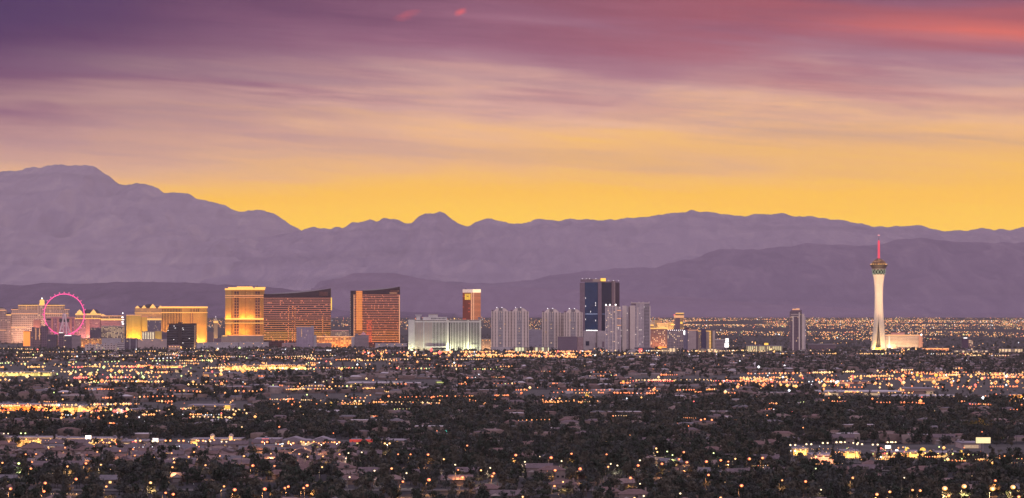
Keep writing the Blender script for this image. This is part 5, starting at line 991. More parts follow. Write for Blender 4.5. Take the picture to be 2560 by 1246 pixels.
# ---- free-standing signs
def signpost(label, px, yt, ybpanel, wpx, yb, m, shape="box", name="pole_sign"):
    Y = GY(yb); b = Bld(name, label, px, Y, "sign"); b.base = 0
    zt, zb = b.Z(yt), b.Z(ybpanel); w_ = wpx * b.k / 2
    b.part("post", G().tube((0, 0.6, -1), (0, 0.6, zb), 0.45, 0.4, 8), M['grey'])
    if shape == "ball": b.part("panel", G().ball((0, 0, (zt + zb) / 2), w_, (zt - zb) / 2, 12, 8), m)
    elif shape == "arch": b.part("panel", G().xz([(-w_, zb), (w_, zb), (w_, zb + (zt - zb) * 0.6), (w_ * 0.7, zt - 0.12 * (zt - zb)), (0, zt), (-w_ * 0.7, zt - 0.12 * (zt - zb)), (-w_, zb + (zt - zb) * 0.6)], -0.5, 0.5), m)
    else: b.part("panel", G().box(-w_, w_, -0.5, 0.5, zb, zt), m); b.part("frame", G().box(-w_ - 0.3, w_ + 0.3, 0.51, 0.9, zb - 0.3, zt + 0.3), M['dark'])
    return b
signpost("large glowing white-yellow billboard above the near right shopping centre", 2458, 1094, 1108.5, 36, 1131, mat("lit_billboard", (0.6, 0.55, 0.4), 0.5, (1.0, 0.80, 0.34), 0.95, var=0.3, sc=0.25, sampling='NONE'), name="billboard")
signpost("white square pole sign in the near right shopping centre", 2220, 1114, 1122, 14, 1140, M['sign_w'])
signpost("tall narrow white pole sign right of the white square one", 2242, 1124, 1136, 7, 1144, M['sign_w'])
signpost("round yellow pole sign between the narrow white sign and the arched one", 2268, 1118, 1134, 12, 1144, M['sign_y'], "ball")
signpost("yellow arched pole sign in the near right shopping centre", 2307, 1119, 1133, 14, 1144, M['sign_y'], "arch")
signpost("small golden rounded pole sign lower than the arched one", 2326, 1126, 1137, 9, 1146, M['sign_y'], "arch")
signpost("yellow-green pole sign near the lower right trees", 2402, 1126, 1135, 7, 1146, M['sign_y'])
signpost("unlit grey billboard standing over the amber lights in the middle distance", 1422, 977.5, 985, 21, 1000, M['greyw'], name="billboard")
signpost("glowing yellow billboard left of centre in the middle distance", 1106, 989, 998, 16, 1004, M['sign_y'], name="billboard")
signpost("green-gold oval pole sign left of centre", 827, 1005, 1015, 9, 1021, M['sign_y'], "ball")
signpost("white square pole sign right of the green-gold oval one", 890, 1004, 1008.5, 8, 1014, M['sign_w'])
signpost("yellow pole sign in the trees right of the tall condo towers' foot", 1558, 952, 959, 6, 966, M['sign_y'])
signpost("slim red pole sign in the right distance", 2131, 938, 950, 5, 957, M['sign_r'])
signpost("yellow square pole sign in the right light band", 2293, 934, 941, 6, 953, M['sign_y'])
signpost("round yellow pole sign in the right light band", 2340, 934, 943, 9, 952, M['sign_y'], "ball")
signpost("small blue and violet lit sign among dark trees right of centre", 1755, 1058, 1063, 15, 1070, mat("violet_sign", (0.4, 0.3, 0.6), 0.5, (0.62, 0.34, 1.0), 1.1, var=0.3, sc=0.5, sampling='NONE'), name="lit_sign")
signpost("orange oval sign right of the violet sign", 1837, 1049, 1056, 11, 1066, M['sign_o'], "ball")
signpost("teal lamp sign alone in the dark middle trees", 1122, 1076, 1080, 18, 1090, mat("teal_lamps", (0.1, 0.4, 0.35), 0.5, (0.12, 0.85, 0.62), 0.7, var=0.5, sc=0.8, sampling='NONE'), name="lit_sign")
signpost("red neon pole sign below the white finned hotel", 1078, 870, 880, 7, 888, M['sign_r'], "ball")
b = Bld("sail_canopy", "white pointed sail canopy alone in the dark trees right of the casino cluster", 1884, GY(919), "canopy"); b.base = 0
b.part("sail", G().xz([(b.X(1877), b.Z(910)), (b.X(1881), b.Z(915)), (b.X(1889), b.Z(917)), (b.X(1889), b.Z(904.5)), (b.X(1884), b.Z(908))], -1, 0.2), mat("white_sailcloth", (0.75, 0.72, 0.74), 0.8, var=0.05)); b.part("mast", G().tube((b.X(1889) + 0.4, 0, -1), (b.X(1889) + 0.4, 0, b.Z(904)), 0.6), M['grey'])

# ---- houses
roofs = [mat("brown_tile_roof", (0.15, 0.092, 0.088), 0.9, var=0.25, sc=0.6), mat("mauve_tile_roof", (0.13, 0.095, 0.105), 0.9, var=0.25, sc=0.6), mat("tan_tile_roof", (0.20, 0.14, 0.13), 0.9, var=0.22, sc=0.6), mat("grey_shingle_roof", (0.14, 0.125, 0.14), 0.9, var=0.25, sc=0.6)]
walls_ = [mat("beige_house_stucco", (0.18, 0.13, 0.11), 0.9, var=0.15, sc=0.3), mat("pale_house_stucco", (0.24, 0.19, 0.175), 0.9, var=0.15, sc=0.3), mat("brown_house_stucco", (0.14, 0.098, 0.088), 0.9, var=0.15, sc=0.3)]
doorm = mat("garage_door_paint", (0.22, 0.19, 0.19), 0.7, var=0.08); winm = mat("house_window_glass", (0.03, 0.03, 0.04), 0.15, var=0.1, spec=0.6)
winl = mat("lit_house_window", (0.3, 0.2, 0.1), 0.3, (1.0, 0.62, 0.22), 1.6, var=0, sampling='NONE')
fascia = mat("pale_fascia_trim", (0.42, 0.36, 0.35), 0.8, var=0.1)
HK = []   # house kinds: list of (part name, mesh)
def hmesh(name, g, m): me = g.mesh(name); me.materials.append(m); return me
def house_kind(i):
    rm = roofs[i % 4]; wm = walls_[i % 3]; two = i in (1, 4); hw = 7.2 + (i % 3); hd = 5.2 + (i % 2); h0 = 5.6 if two else 3.1
    parts = [("wall", hmesh("wall", G().box(-hw, hw, -hd, hd, -0.6, h0), wm), [])]
    if i % 2 == 0: parts.append(("roof", hmesh("roof", G().hip(-hw - 0.7, hw + 0.7, -hd - 0.7, hd + 0.7, h0 + 0.01, h0 + 2.6, hd + 0.3), rm), []))
    else:
        g = G(); a = hw + 0.6; c = hd + 0.7
        g.add([(-a, -c, h0 + 0.01), (a, -c, h0 + 0.01), (a, c, h0 + 0.01), (-a, c, h0 + 0.01), (-a, 0, h0 + 2.7), (a, 0, h0 + 2.7)], [(0, 3, 2, 1), (0, 1, 5, 4), (2, 3, 4, 5), (1, 2, 5), (3, 0, 4)])
        parts.append(("roof", hmesh("roof", g, rm), []))
    # cross gable over the garage
    g = G(); x0, x1 = -hw + 0.4, -hw + 6.6; yb = -hd - 3.2
    parts.append(("garage", hmesh("garage", G().box(x0, x1, yb, -hd - 0.005, -0.6, 2.9), wm), [("garage_door", hmesh("garage_door", G().box(x0 + 0.7, x1 - 0.7, yb - 0.08, yb - 0.004, 0, 2.2), doorm))]))
    parts.append(("garage_roof", hmesh("garage_roof", g.xz([(x0 - 0.5, 2.91), (x1 + 0.5, 2.91), ((x0 + x1) / 2, 4.9)], yb - 0.5, -hd + 2.2), rm), [("gable_trim", hmesh("gable_trim", G().xz([(x0 - 0.1, 3.0), (x1 + 0.1, 3.0), ((x0 + x1) / 2, 4.6)], yb - 0.62, yb - 0.505), fascia))]))
    for j, xw in enumerate((hw - 5.2, hw - 2.2)):
        parts.append(("window", hmesh("window", G().box(xw, xw + 1.6, -hd - 0.1, -hd - 0.004, 1.0, 2.3), winl if (i == 3 and j == 0) else winm), []))
    if two: parts.append(("window", hmesh("window", G().box(0, 1.6, -hd - 0.1, -hd - 0.004, 3.9, 5.0), winm), []))
    parts.append(("chimney", hmesh("chimney", G().box(hw - 2.6, hw - 1.7, 1.2, 2.1, h0 + 0.4, h0 + 3.3), wm), []))
    return parts
HK = [house_kind(i) for i in range(6)]
HLAB = ["low stucco house with a brown hipped tile roof among the near streets", "two-storey house with a mauve gabled tile roof among the near streets", "low house with a pale tan hipped roof among the near streets",
        "low house with a grey gabled shingle roof among the near streets", "two-storey house with a brown hipped tile roof among the near streets", "long low house with a mauve gabled roof among the near streets"]
HGRP = ["low brown hipped houses", "two-storey mauve gabled houses", "low tan hipped houses", "low grey gabled houses", "two-storey brown hipped houses", "long low mauve gabled houses"]
def put_house(k, x, y, rz):
    r = empty("house", (x, y, 0.0), HLAB[k], "house", HGRP[k], rz)
    for nm, me, subs in HK[k]:
        o = bpy.data.objects.new(nm, me); link(o); o.parent = r
        for sn, sm in subs: q = bpy.data.objects.new(sn, sm); link(q); q.parent = o
near_h = []; far_h = []
Y = 1490.0; row = 0
while Y < 2270:
    half = 0.185 * Y + 30; x = -half
    while x < half:
        px = 1280 + x * F / Y; py = HOR + F * CAMZ / Y
        dense = inside(px, py, ROOFS)
        if not inside(px, py, OPEN) and all(abs(Y - a) > 16 for a in AVENUES):
            if dense or random.random() < 0.15: near_h.append((x + random.uniform(-2, 2), Y + random.uniform(-3, 3), dense))
        x += (19.5 if dense else 21) * random.uniform(0.92, 1.1)
    Y += 26 if row % 2 else 34; row += 1
near_h.sort(key=lambda t: (t[1] - (260 if t[2] else 0)))
HOUSES = near_h[:290]
far_h = near_h[290:]
for i, (x, y, dn) in enumerate(HOUSES):
    put_house(random.choices(range(6), (4, 2, 3, 2, 2, 3))[0], x, y, random.choice((0, 0, 0, math.pi / 2, -math.pi / 2, 0.15, -0.12)))
for _ in range(8500):
    Y = math.sqrt(RNG.uniform(2250 ** 2, 9300 ** 2)); x = RNG.uniform(-1, 1) * (0.19 * Y + 40); px = 1280 + x * F / Y; py = HOR + F * CAMZ / Y
    if not inside(px, py, OPEN): far_h.append((x, Y, False))
def far_houses():
    n_ = len(far_h); P = np.array([(a, b_) for a, b_, c in far_h]); hw = RNG.uniform(6, 11, n_); hd = RNG.uniform(5, 7.5, n_); h0 = RNG.uniform(3, 4.4, n_) + (RNG.random(n_) < 0.35) * 3; hr = h0 + RNG.uniform(0.3, 2.6, n_)
    big = RNG.random(n_) < 0.06; hw[big] *= 2.4; hd[big] *= 1.6; hr[big] = h0[big] + 0.3
    Vs = np.zeros((n_, 10, 3)); sx = np.array([-1, 1, 1, -1]); sy = np.array([-1, -1, 1, 1])
    for j in range(4):
        Vs[:, j] = np.stack([P[:, 0] + sx[j] * hw, P[:, 1] + sy[j] * hd, np.full(n_, -0.5)], 1)
        Vs[:, 4 + j] = np.stack([P[:, 0] + sx[j] * hw, P[:, 1] + sy[j] * hd, h0], 1)
    ins = np.where(big, 0.5, hd * 0.8)
    Vs[:, 8] = np.stack([P[:, 0] - hw + ins, P[:, 1], hr], 1); Vs[:, 9] = np.stack([P[:, 0] + hw - ins, P[:, 1], hr], 1)
    T = np.array([(0, 1, 5), (0, 5, 4), (1, 2, 6), (1, 6, 5), (3, 0, 4), (3, 4, 7), (4, 5, 9), (4, 9, 8), (5, 6, 9), (6, 7, 8), (6, 8, 9), (7, 4, 8)])
    TT = (T[None] + (np.arange(n_) * 10)[:, None, None]).reshape(-1, 3)
    me = npmesh("distant_houses", Vs.reshape(-1, 3), TT, walls_[0])
    for m_ in (walls_[1], walls_[2], roofs[0], roofs[1], roofs[2], roofs[3], M['roofw']): me.materials.append(m_)
    mi = np.zeros((n_, 12), np.int32); mi[:, :6] = RNG.integers(0, 3, n_)[:, None]; rr = RNG.choice([3, 4, 5, 6, 7], n_, p=[0.28, 0.24, 0.2, 0.18, 0.10]); rr[big] = 7; mi[:, 6:] = rr[:, None]
    me.polygons.foreach_set('material_index', mi.ravel()); me.update()
    tag(obj("distant_houses", me, None), "far houses and low roofs scattered through the trees", None, None, "stuff")
far_houses()

# ---- lamps
def lampmat(name, col, e): return mat(name, (0.5, 0.45, 0.4), 0.5, col, e, var=0, sampling='NONE')
LM = [lampmat("orange_lamp_glass", (1.0, 0.20, 0.02), 2.0), lampmat("amber_lamp_glass", (1.0, 0.33, 0.05), 1.8), lampmat("yellow_lamp_glass", (1.0, 0.46, 0.08), 1.7),
      lampmat("warm_white_lamp_glass", (1.0, 0.60, 0.22), 1.6), lampmat("white_lamp_glass", (0.90, 0.95, 1.0), 1.8), lampmat("lime_lamp_glass", (0.80, 1.0, 0.30), 1.8), lampmat("red_lamp_glass", (1.0, 0.10, 0.06), 2.2)]
polem = mat("grey_lamp_pole", (0.075, 0.07, 0.075), 0.6, var=0.1)
LAMPW = ["orange", "amber", "yellow", "warm white", "white", "lime-tinted", "red"]
LG = [lampmat("orange_lamp_halo", (1.0, 0.15, 0.012), 1.3), lampmat("amber_lamp_halo", (1.0, 0.27, 0.03), 1.25), lampmat("yellow_lamp_halo", (1.0, 0.40, 0.06), 1.25), lampmat("warm_white_lamp_halo", (1.0, 0.70, 0.34), 1.1), LM[4], lampmat("lime_lamp_halo", (0.75, 1.0, 0.16), 1.0), LM[6]]  # globes added as the halo around each brighter bulb
LB = [lampmat("orange_lamp_bulb", (1.0, 0.36, 0.06), 4.0), lampmat("amber_lamp_bulb", (1.0, 0.46, 0.10), 4.0), lampmat("yellow_lamp_bulb", (1.0, 0.66, 0.2), 5.0), lampmat("warm_white_lamp_bulb", (1.0, 0.85, 0.5), 4.0), LM[4], lampmat("lime_lamp_bulb", (0.9, 1.0, 0.5), 5.0), LM[6]]
def lamp_meshes(mi, kind, gs):
    hh = 9.2 if kind == 0 else 12.0
    if kind == 0: pole = G().tube((0, 0, -0.5), (0, 0, hh), 0.16, 0.10, 6).tube((0, 0, hh - 0.1), (1.6, -0.6, hh + 0.35), 0.09, 0.07, 5)
    else: pole = G().tube((0, 0, -0.5), (0, 0, hh), 0.22, 0.15, 6).tube((-1.7, 0, hh + 0.1), (1.7, 0, hh + 0.1), 0.1, 0.1, 5)
    pm = hmesh("pole", pole, polem); heads = []
    for (x, y) in (((1.6, -0.6),) if kind == 0 else ((-1.7, 0), (1.7, 0))):
        heads.append((hmesh("lamp_head", G().box(x - 0.55, x + 0.55, y - 0.3, y + 0.3, hh + 0.36, hh + 0.62), polem), hmesh("lamp_glass", G().ball((x, y, hh + 0.36 - 0.40 * gs), 0.50 * gs, 0.40 * gs, 10, 6), LG[mi]), hmesh("bulb", G().ball((x, y - 0.44 * gs, hh + 0.36 - 0.42 * gs), 0.20 * gs, None, 8, 5), LB[mi])))
    return pm, heads
LMESH = {}
def street_lamp(x, y, mi, kind=0, scale=1.0, light=0.0, label=None, group=None):
    key = (mi, kind, round(scale, 1))
    if key not in LMESH: LMESH[key] = lamp_meshes(mi, kind, scale)
    pm, heads = LMESH[key]
    r = empty("street_lamp" if kind == 0 else "parking_lamp", (x, y, 0), label, "lamp", group, random.uniform(-0.25, 0.25) if kind == 0 else 0); 
    p = bpy.data.objects.new("pole", pm); link(p); p.parent = r
    for hm_, gm, bm_ in heads:
        a = bpy.data.objects.new("lamp_head", hm_); link(a); a.parent = r
        q = bpy.data.objects.new("lamp_glass", gm); link(q); q.parent = a
        q = bpy.data.objects.new("bulb", bm_); link(q); q.parent = a
    if light > 0:
        L = bpy.data.lights.new("lamp_light", 'AREA'); L.shape = 'DISK'; L.size = 0.7; L.energy = light * 1.1; L.color = ((1, .42, .12), (1, .5, .18), (1, .68, .3), (1, .8, .55), (.9, .95, 1), (.85, 1, .4), (1, .2, .1))[mi]; L.spread = math.radians(160)
        o = bpy.data.objects.new("lamp_light", L); link(o); o.parent = r; o.location = (1.6, -0.6, 8.2 - 0.4 * scale) if kind == 0 else (0, 0, 11.0)
    return r
# bright lamps picked out one by one in the photograph: column, row of the lamp, colour, scale, light
BRIGHT = [(663,1221,0,1.7,9),(712,1220,0,1.1,5),(722,1216,0,1.2,5),(760,1220,0,1.1,5),(768,1213,0,1.4,7),(1007,1204,0,1.1,5),(1072,1198,0,1.7,9),(1156,1192,0,1.7,9),(1145,1175,0,1.0,4),(1230,1190,0,1.2,5),(1235,1183,0,1.2,5),
 (1070,1136,0,1.4,6),(1027,1136,0,1.0,3),(995,1136,0,.9,3),(1168,1114,0,1.1,4),(979,1171,1,1.2,5),(1289,1137,0,1.5,6),(1378,1143,0,1.7,8),(1450,1171,0,1.6,8),(1388,1175,0,1.4,7),(1429,1134,0,1.2,5),(1595,1163,0,1.4,6),(1655,1159,0,1.4,6),
 (1577,1194,0,1.4,7),(1697,1148,0,1.2,5),(1717,1155,0,1.4,6),(1766,1153,0,1.5,7),(1802,1150,0,1.4,6),(1821,1154,0,1.0,3),(1873,1146,0,1.7,8),(1907,1144,0,1.5,7),(1854,1213,0,1.5,7),(1771,1187,0,1.2,5),(1533,1040,0,1.1,3),(1752,1049,0,1.6,6),(1762,1047,0,1.5,5),(1780,1049,0,1.6,6),
 (2362,1218,2,2.3,16),(2410,1213,2,2.2,14),(2481,1219,2,2.3,16),(2532,1215,2,2.2,14),(2371,1238,1,1.4,6),(2547,1241,1,1.3,5),(2192,1235,1,1.4,6),(2225,1229,1,1.2,5),(2281,1225,1,1.1,4),(2300,1226,1,1.2,4),(2014,1203,0,1.3,5),(2132,1194,1,1.3,5),(2488,1201,0,1.2,4),
 (190,1197,0,1.4,6),(113,1207,0,1.4,6),(110,1228,0,1.2,4),(28,1221,0,1.4,6),(587,1223,0,1.6,8),(433,1235,0,1.3,5),(414,1232,0,1.1,4),(560,1216,1,1.0,3),(376,1206,2,1.4,5),(267,1216,1,1.1,3),(633,1163,0,1.5,6),(215,1158,0,1.3,5),(337,1139,0,1.0,3),(334,1123,0,1.1,3),(78,1171,0,1.2,4),(80,1155,0,1.1,3),(47,1158,5,1.4,4),(90,1135,0,1.1,3),(65,1136,0,1.0,3),(163,1119,0,1.1,3),
 (7,1157,1,1.1,3),(243,1130,1,1.0,2),(300,1127,0,1.1,3),(170,1166,1,1.0,3),(217,1137,0,1.0,3),(253,1162,2,1.0,3),(435,1156,1,1.1,3),(432,1168,1,1.1,3),(430,1133,1,1.0,3),(472,1142,1,1.1,3),(485,1130,1,1.1,3),(515,1163,1,1.0,2),(551,1140,1,1.0,2),(610,1140,1,1.2,3),
 (808,1141,1,1.0,2),(849,1136,1,1.0,2),(687,1165,0,1.0,3),(677,1134,1,1.0,3),(748,1135,1,1.1,3),(769,1142,2,1.0,2),(805,1168,2,.9,2),(872,1133,3,.9,2),(905,1131,3,.9,2),(936,1177,3,.9,2),(1017,1183,3,.9,2),(875,1193,3,.9,2),(1110,1148,2,1.1,3),(1139,1162,3,.9,2),(1202,1176,2,1.0,2),(1225,1170,3,.9,2),
 (1404,1153,3,.9,2),(1349,1142,3,.9,2),(1312,1155,3,.9,2),(1520,1167,1,1.1,3),(1527,1160,3,.9,2),(1543,1164,3,.9,2),(1516,1136,0,1.1,4),(1640,1121,2,1.2,4),(1643,1130,2,1.0,3),(1668,1129,5,.9,2),(1681,1138,5,.9,2),(1709,1130,0,1.3,5),(1600,1151,3,1.0,2),(1784,1133,5,.9,2),(1838,1147,2,1.1,3),
 (1407,1205,2,.9,2),(1387,1215,1,1.1,3),(1308,1242,2,.9,2),(1586,1245,2,.9,2),(1610,1240,3,.9,2),(1700,1234,3,.9,2),(1802,1244,1,1.1,3),(1600,1210,3,.8,1),(2052,1225,3,.8,1),(2039,1172,5,.8,1),(1955,1201,1,.9,2),(2260,1195,3,.8,1),
 (205,1018,1,1.3,0),(190,1012,1,1.2,0),(45,1008,1,1.3,0),(70,1010,1,1.2,0),(102,1012,0,1.2,0),(160,1012,1,1.2,0),(228,1011,1,1.1,0)]
PARK = [(1982,1112,3,1.3,0),(2022,1110,3,1.3,0),(2063,1107,3,1.3,0),(2097,1105,3,1.4,0),(2106,1105,3,1.2,0),(2139,1107,3,1.2,0),(2149,1110,3,1.3,0),(2188,1111,3,1.3,0),(2225,1105,3,1.3,0),(2233,1105,3,1.2,0),(520,1103,3,1.2,0),(345,1101,2,1.5,0),(388,1102,3,1.6,0),(420,1101,1,1.4,0),(453,1101,1,1.6,0),(502,1101,1,1.5,0),(530,1100,1,1.2,0),(560,1104,3,1.2,0),(662,1104,0,1.6,6),(727,1107,1,1.6,6),(765,1105,1,1.3,5),(803,1108,1,1.2,5),(842,1105,1,1.4,6),(968,1108,2,1.3,5),(58,1083,5,1.2,0),(15,1084,3,1.0,0)]
CLEAR = []
n_l = 0
for (px, py, mi, sc, li) in BRIGHT:
    sc = round(sc * 1.3, 1)
    x, y = town_xy(px, py, 9.1); CLEAR.append((x, y))
    if y > 2700: lab = f"{LAMPW[mi]} street lamp over the lots of the middle left row"; grp = f"{LAMPW[mi]} street lamps of the middle left row"
    elif sc >= 2.8: lab = "very bright yellow street lamp in the lower right corner trees"; grp = "very bright yellow lamps at lower right"
    else:
        big = "large" if sc >= 1.7 else "small"
        lab = f"{big} {LAMPW[mi]} street lamp glowing among the near trees and houses"; grp = f"{big} {LAMPW[mi]} street lamps in the near town"
    street_lamp(x - 1.6, y, mi, 0, sc, li * 700.0, lab, grp); n_l += 1
for (px, py, mi, sc, li) in PARK:
    sc = round(sc * 1.2, 1)
    x, y = town_xy(px, py, 12); CLEAR.append((x, y)); rt = px > 1500
    street_lamp(x, y, mi, 1, sc, li * 900.0, f"{LAMPW[mi]} twin-headed lot lamp " + ("in the near right shopping centre" if rt else "along the near left shop row"), f"{LAMPW[mi]} twin lot lamps " + ("near right" if rt else "near left"))
# the rest: bands and scatter
RND = random.Random(3)
far = []    # x, y, z, r, material
def zone(x0, x1, y0, y1, n_, pal, r0=0.7, r1=1.2, h0=7, h1=12, street=0.24):
    """lamps over a patch of town: part of them strung along a few streets, the rest loose; a few large, many small"""
    rows__ = [(RND.uniform(y0, y1), RND.choices(range(7), pal)[0], RND.uniform(-0.03, 0.03)) for _ in range(max(2, int((y1 - y0) / 9)))]
    i = 0
    while i < n_:
        hh = RND.uniform(h0, h1)
        if RND.random() < street:
            ry, rm_, sl = RND.choice(rows__); px = RND.uniform(x0, x1); run = RND.randint(3, 9); step = RND.uniform(4, 11)
            for q in range(run):
                if px > x1: break
                yy = ry + sl * (px - x0) + RND.gauss(0, 0.35)
                x, y = town_xy(px, yy, hh); r_ = (r0 + (r1 - r0) * RND.random() ** 2) * RND.choice((0.7, 0.85, 1, 1))
                far.append((x, y, hh, r_ * (0.7 + y / 5600.0), rm_ if RND.random() < 0.7 else RND.choices(range(7), pal)[0])); px += step * RND.uniform(0.7, 1.3); i += 1
        else:
            px, py = RND.uniform(x0, x1), RND.uniform(y0, y1); x, y = town_xy(px, py, hh)
            r_ = min(1.9, RND.lognormvariate(-0.35, 0.5)) * (r0 + r1) * 0.5
            far.append((x, y, hh, r_ * (0.7 + y / 5600.0), RND.choices(range(7), pal)[0])); i += 1
zone(-30, 560, 908, 952, 260, (.4, 2, 6, 3, 1, 2.5, .4), .8, 1.6); zone(180, 440, 925, 958, 120, (.4, 2, 5, 4, 1, 3, .5), .8, 1.6); zone(560, 790, 908, 930, 120, (.5, 3, 6, 2, .6, .5, .3), .9, 1.8); zone(-30, 780, 950, 972, 60, (2, 2, 2, 1, .5, .5, .2))
zone(-30, 330, 1014, 1046, 140, (3, 5, 5, 1.5, .5, .8, .5), .7, 1.5); zone(330, 640, 1016, 1046, 70, (1, 3, 4, 3, 1, .6, .5)); zone(-30, 640, 1002, 1012, 26, (4, 3, 1, 1, 0, 0, 0))
zone(150, 292, 1100, 1120, 60, (1, 4, 6, 1, .2, .8, .2), .5, 1.0, 3, 8); zone(-30, 150, 1098, 1122, 22, (1, 3, 4, 2, .3, .5, .2), .35, .6, 3, 8); zone(300, 880, 1102, 1120, 44, (2, 3, 2, 3, 1, .5, .6), .35, .65, 3, 8)
zone(1000, 1480, 880, 893, 200, (1.5, 4, 5, 2, .6, .3, .8), 1.0, 2.0); zone(1190, 1440, 881, 891, 90, (3, 5, 5, 1, .2, .2, .6), 1.2, 2.4); zone(1480, 1930, 872, 890, 150, (.7, 2, 4, 4, 1.5, .5, .4)); zone(1930, 2560, 872, 888, 130, (1, 2, 4, 4, 1.5, .4, 1))
zone(1840, 2560, 936, 966, 300, (2, 5, 5, 2.5, .6, .5, .8), .8, 1.7); zone(1840, 2120, 945, 965, 80, (4, 4, 3, 2, 1, .6, 1)); zone(2250, 2560, 930, 950, 90, (4, 4, 3, 3, 1, .6, 1)); zone(2040, 2560, 968, 1004, 110, (4, 4, 2, 2, 1, .6, .5))
zone(1335, 1500, 990, 1008, 60, (4, 4, 3, 1, .5, .3, .3)); zone(1290, 1640, 965, 995, 55, (4, 3, 1, 1, .5, .2, .2)); zone(1560, 1930, 944, 958, 90, (2, 3, 3, 3, 1, .4, .3)); zone(1600, 1930, 960, 980, 40, (4, 3, 1, 1, 0, 0, .2))
zone(670, 1290, 988, 1012, 110, (4, 4, 1.5, 1, .5, .2, .2)); zone(640, 960, 1008, 1024, 24, (3, 4, 3, 1, .5, .3, .2)); zone(780, 1260, 898, 924, 90, (1, 3, 3, 3, 1, .5, .6)); zone(700, 1000, 935, 975, 55, (.5, 1, 3, 3, 1, 2, .2)); zone(880, 1010, 875, 890, 40, (3, 3, 2, 2, 1, 0, 2))
zone(-30, 660, 862, 900, 190, (.7, 2, 4, 5, 2, 1, .2)); zone(400, 1000, 870, 900, 150, (.7, 2, 4, 4, 1.5, 1, .2)); zone(-30, 1000, 898, 912, 40, (1, 2, 2, 3, 1, .5, .2))
zone(1980, 2160, 1116, 1150, 46, (1, 3, 5, 3, 1, 1, .6), .35, .65, 3, 8); zone(2180, 2470, 1116, 1152, 120, (1.5, 4, 5, 2, .8, 2.5, 1), .4, .9, 3, 9); zone(2440, 2560, 1138, 1158, 40, (2, 3, 4, 2, .5, .5, .4), .35, .65, 3, 8)
zone(-20, 2580, 890, 1000, 420, (1.5, 3, 2, 2.5, 1.2, .4, .2), .5, 1.3); zone(-20, 2580, 1000, 1100, 130, (3, 2, 1, 2, 1, .3, .2), .35, .8); zone(-20, 2580, 1100, 1246, 90, (1.5, 1, 1, 4, 2, .8, .1), .22, .38, 4, 9)
# the plain beyond the hotels
FARW = (.9, 3.4, 4.4, 2.4, .4, .15, .1)
rows_ = [RND.uniform(11800, 21300) for _ in range(38)]
def plain(x0, x1, n_, ylo=12000, yhi=21400):
    for _ in range(n_):
        y = RND.choice(rows_) + RND.gauss(0, 60) if RND.random() < 0.5 else RND.uniform(ylo, yhi)
        if y < ylo or y > yhi or (y > 18500 and RND.random() < (y - 18500) / 2300): continue
        x = (RND.uniform(x0, x1) - 1280) * y / F
        if mnoise.noise(Vector((x / 900.0, y / 1500.0, 3.0))) < -0.22 + (0.12 if y < 15500 else -0.15): continue
        far.append((x, y, 8, 1.1 + 2.0 * RND.random() ** 2, RND.choices(range(7), FARW)[0]))
plain(1600, 2600, 6000); plain(1600, 2600, 2000, 16500, 20800); plain(960, 1620, 1500, 15000, 21400); plain(480, 960, 800, 15500, 21000); plain(960, 2600, 300, 8900, 12500)
def far_lamps():
    A = np.array([f[:4] for f in far]); mi = np.array([f[4] for f in far]); n_ = len(A); gzv = np.array([gz(y) for y in A[:, 1]])
    O = np.array([(1, 0, 0), (-1, 0, 0), (0, 1, 0), (0, -1, 0), (0, 0, 1), (0, 0, -1)], float); C = A[:, :3].copy(); C[:, 2] += gzv
    V1 = C[:, None] + O[None] * A[:, 3][:, None, None]
    B3 = np.array([(0.12, 0), (-0.06, 0.1), (-0.06, -0.1)])
    lo = np.concatenate([C[:, None, :2] + B3[None], np.broadcast_to((gzv - 0.5)[:, None, None], (n_, 3, 1))], 2); hi = np.concatenate([C[:, None, :2] + B3[None], np.broadcast_to((C[:, 2])[:, None, None], (n_, 3, 1))], 2)
    Vv = np.concatenate([V1, lo, hi], 1)
    T = np.array([(0, 2, 4), (2, 1, 4), (1, 3, 4), (3, 0, 4), (2, 0, 5), (1, 2, 5), (3, 1, 5), (0, 3, 5), (6, 7, 10), (6, 10, 9), (7, 8, 11), (7, 11, 10), (8, 6, 9), (8, 9, 11)])
    me = npmesh("distant_lamps", Vv.reshape(-1, 3), (T[None] + (np.arange(n_) * 12)[:, None, None]).reshape(-1, 3), LM[0])
    for m_ in LM[1:]: me.materials.append(m_)
    me.materials.append(polem)
    idx = np.full((n_, 14), 7, np.int32); idx[:, :8] = mi[:, None]
    me.polygons.foreach_set('material_index', idx.ravel()); me.update()
    tag(obj("distant_lamps", me, None), "countless small lamps spread over the far town", None, None, "stuff")
far_lamps()

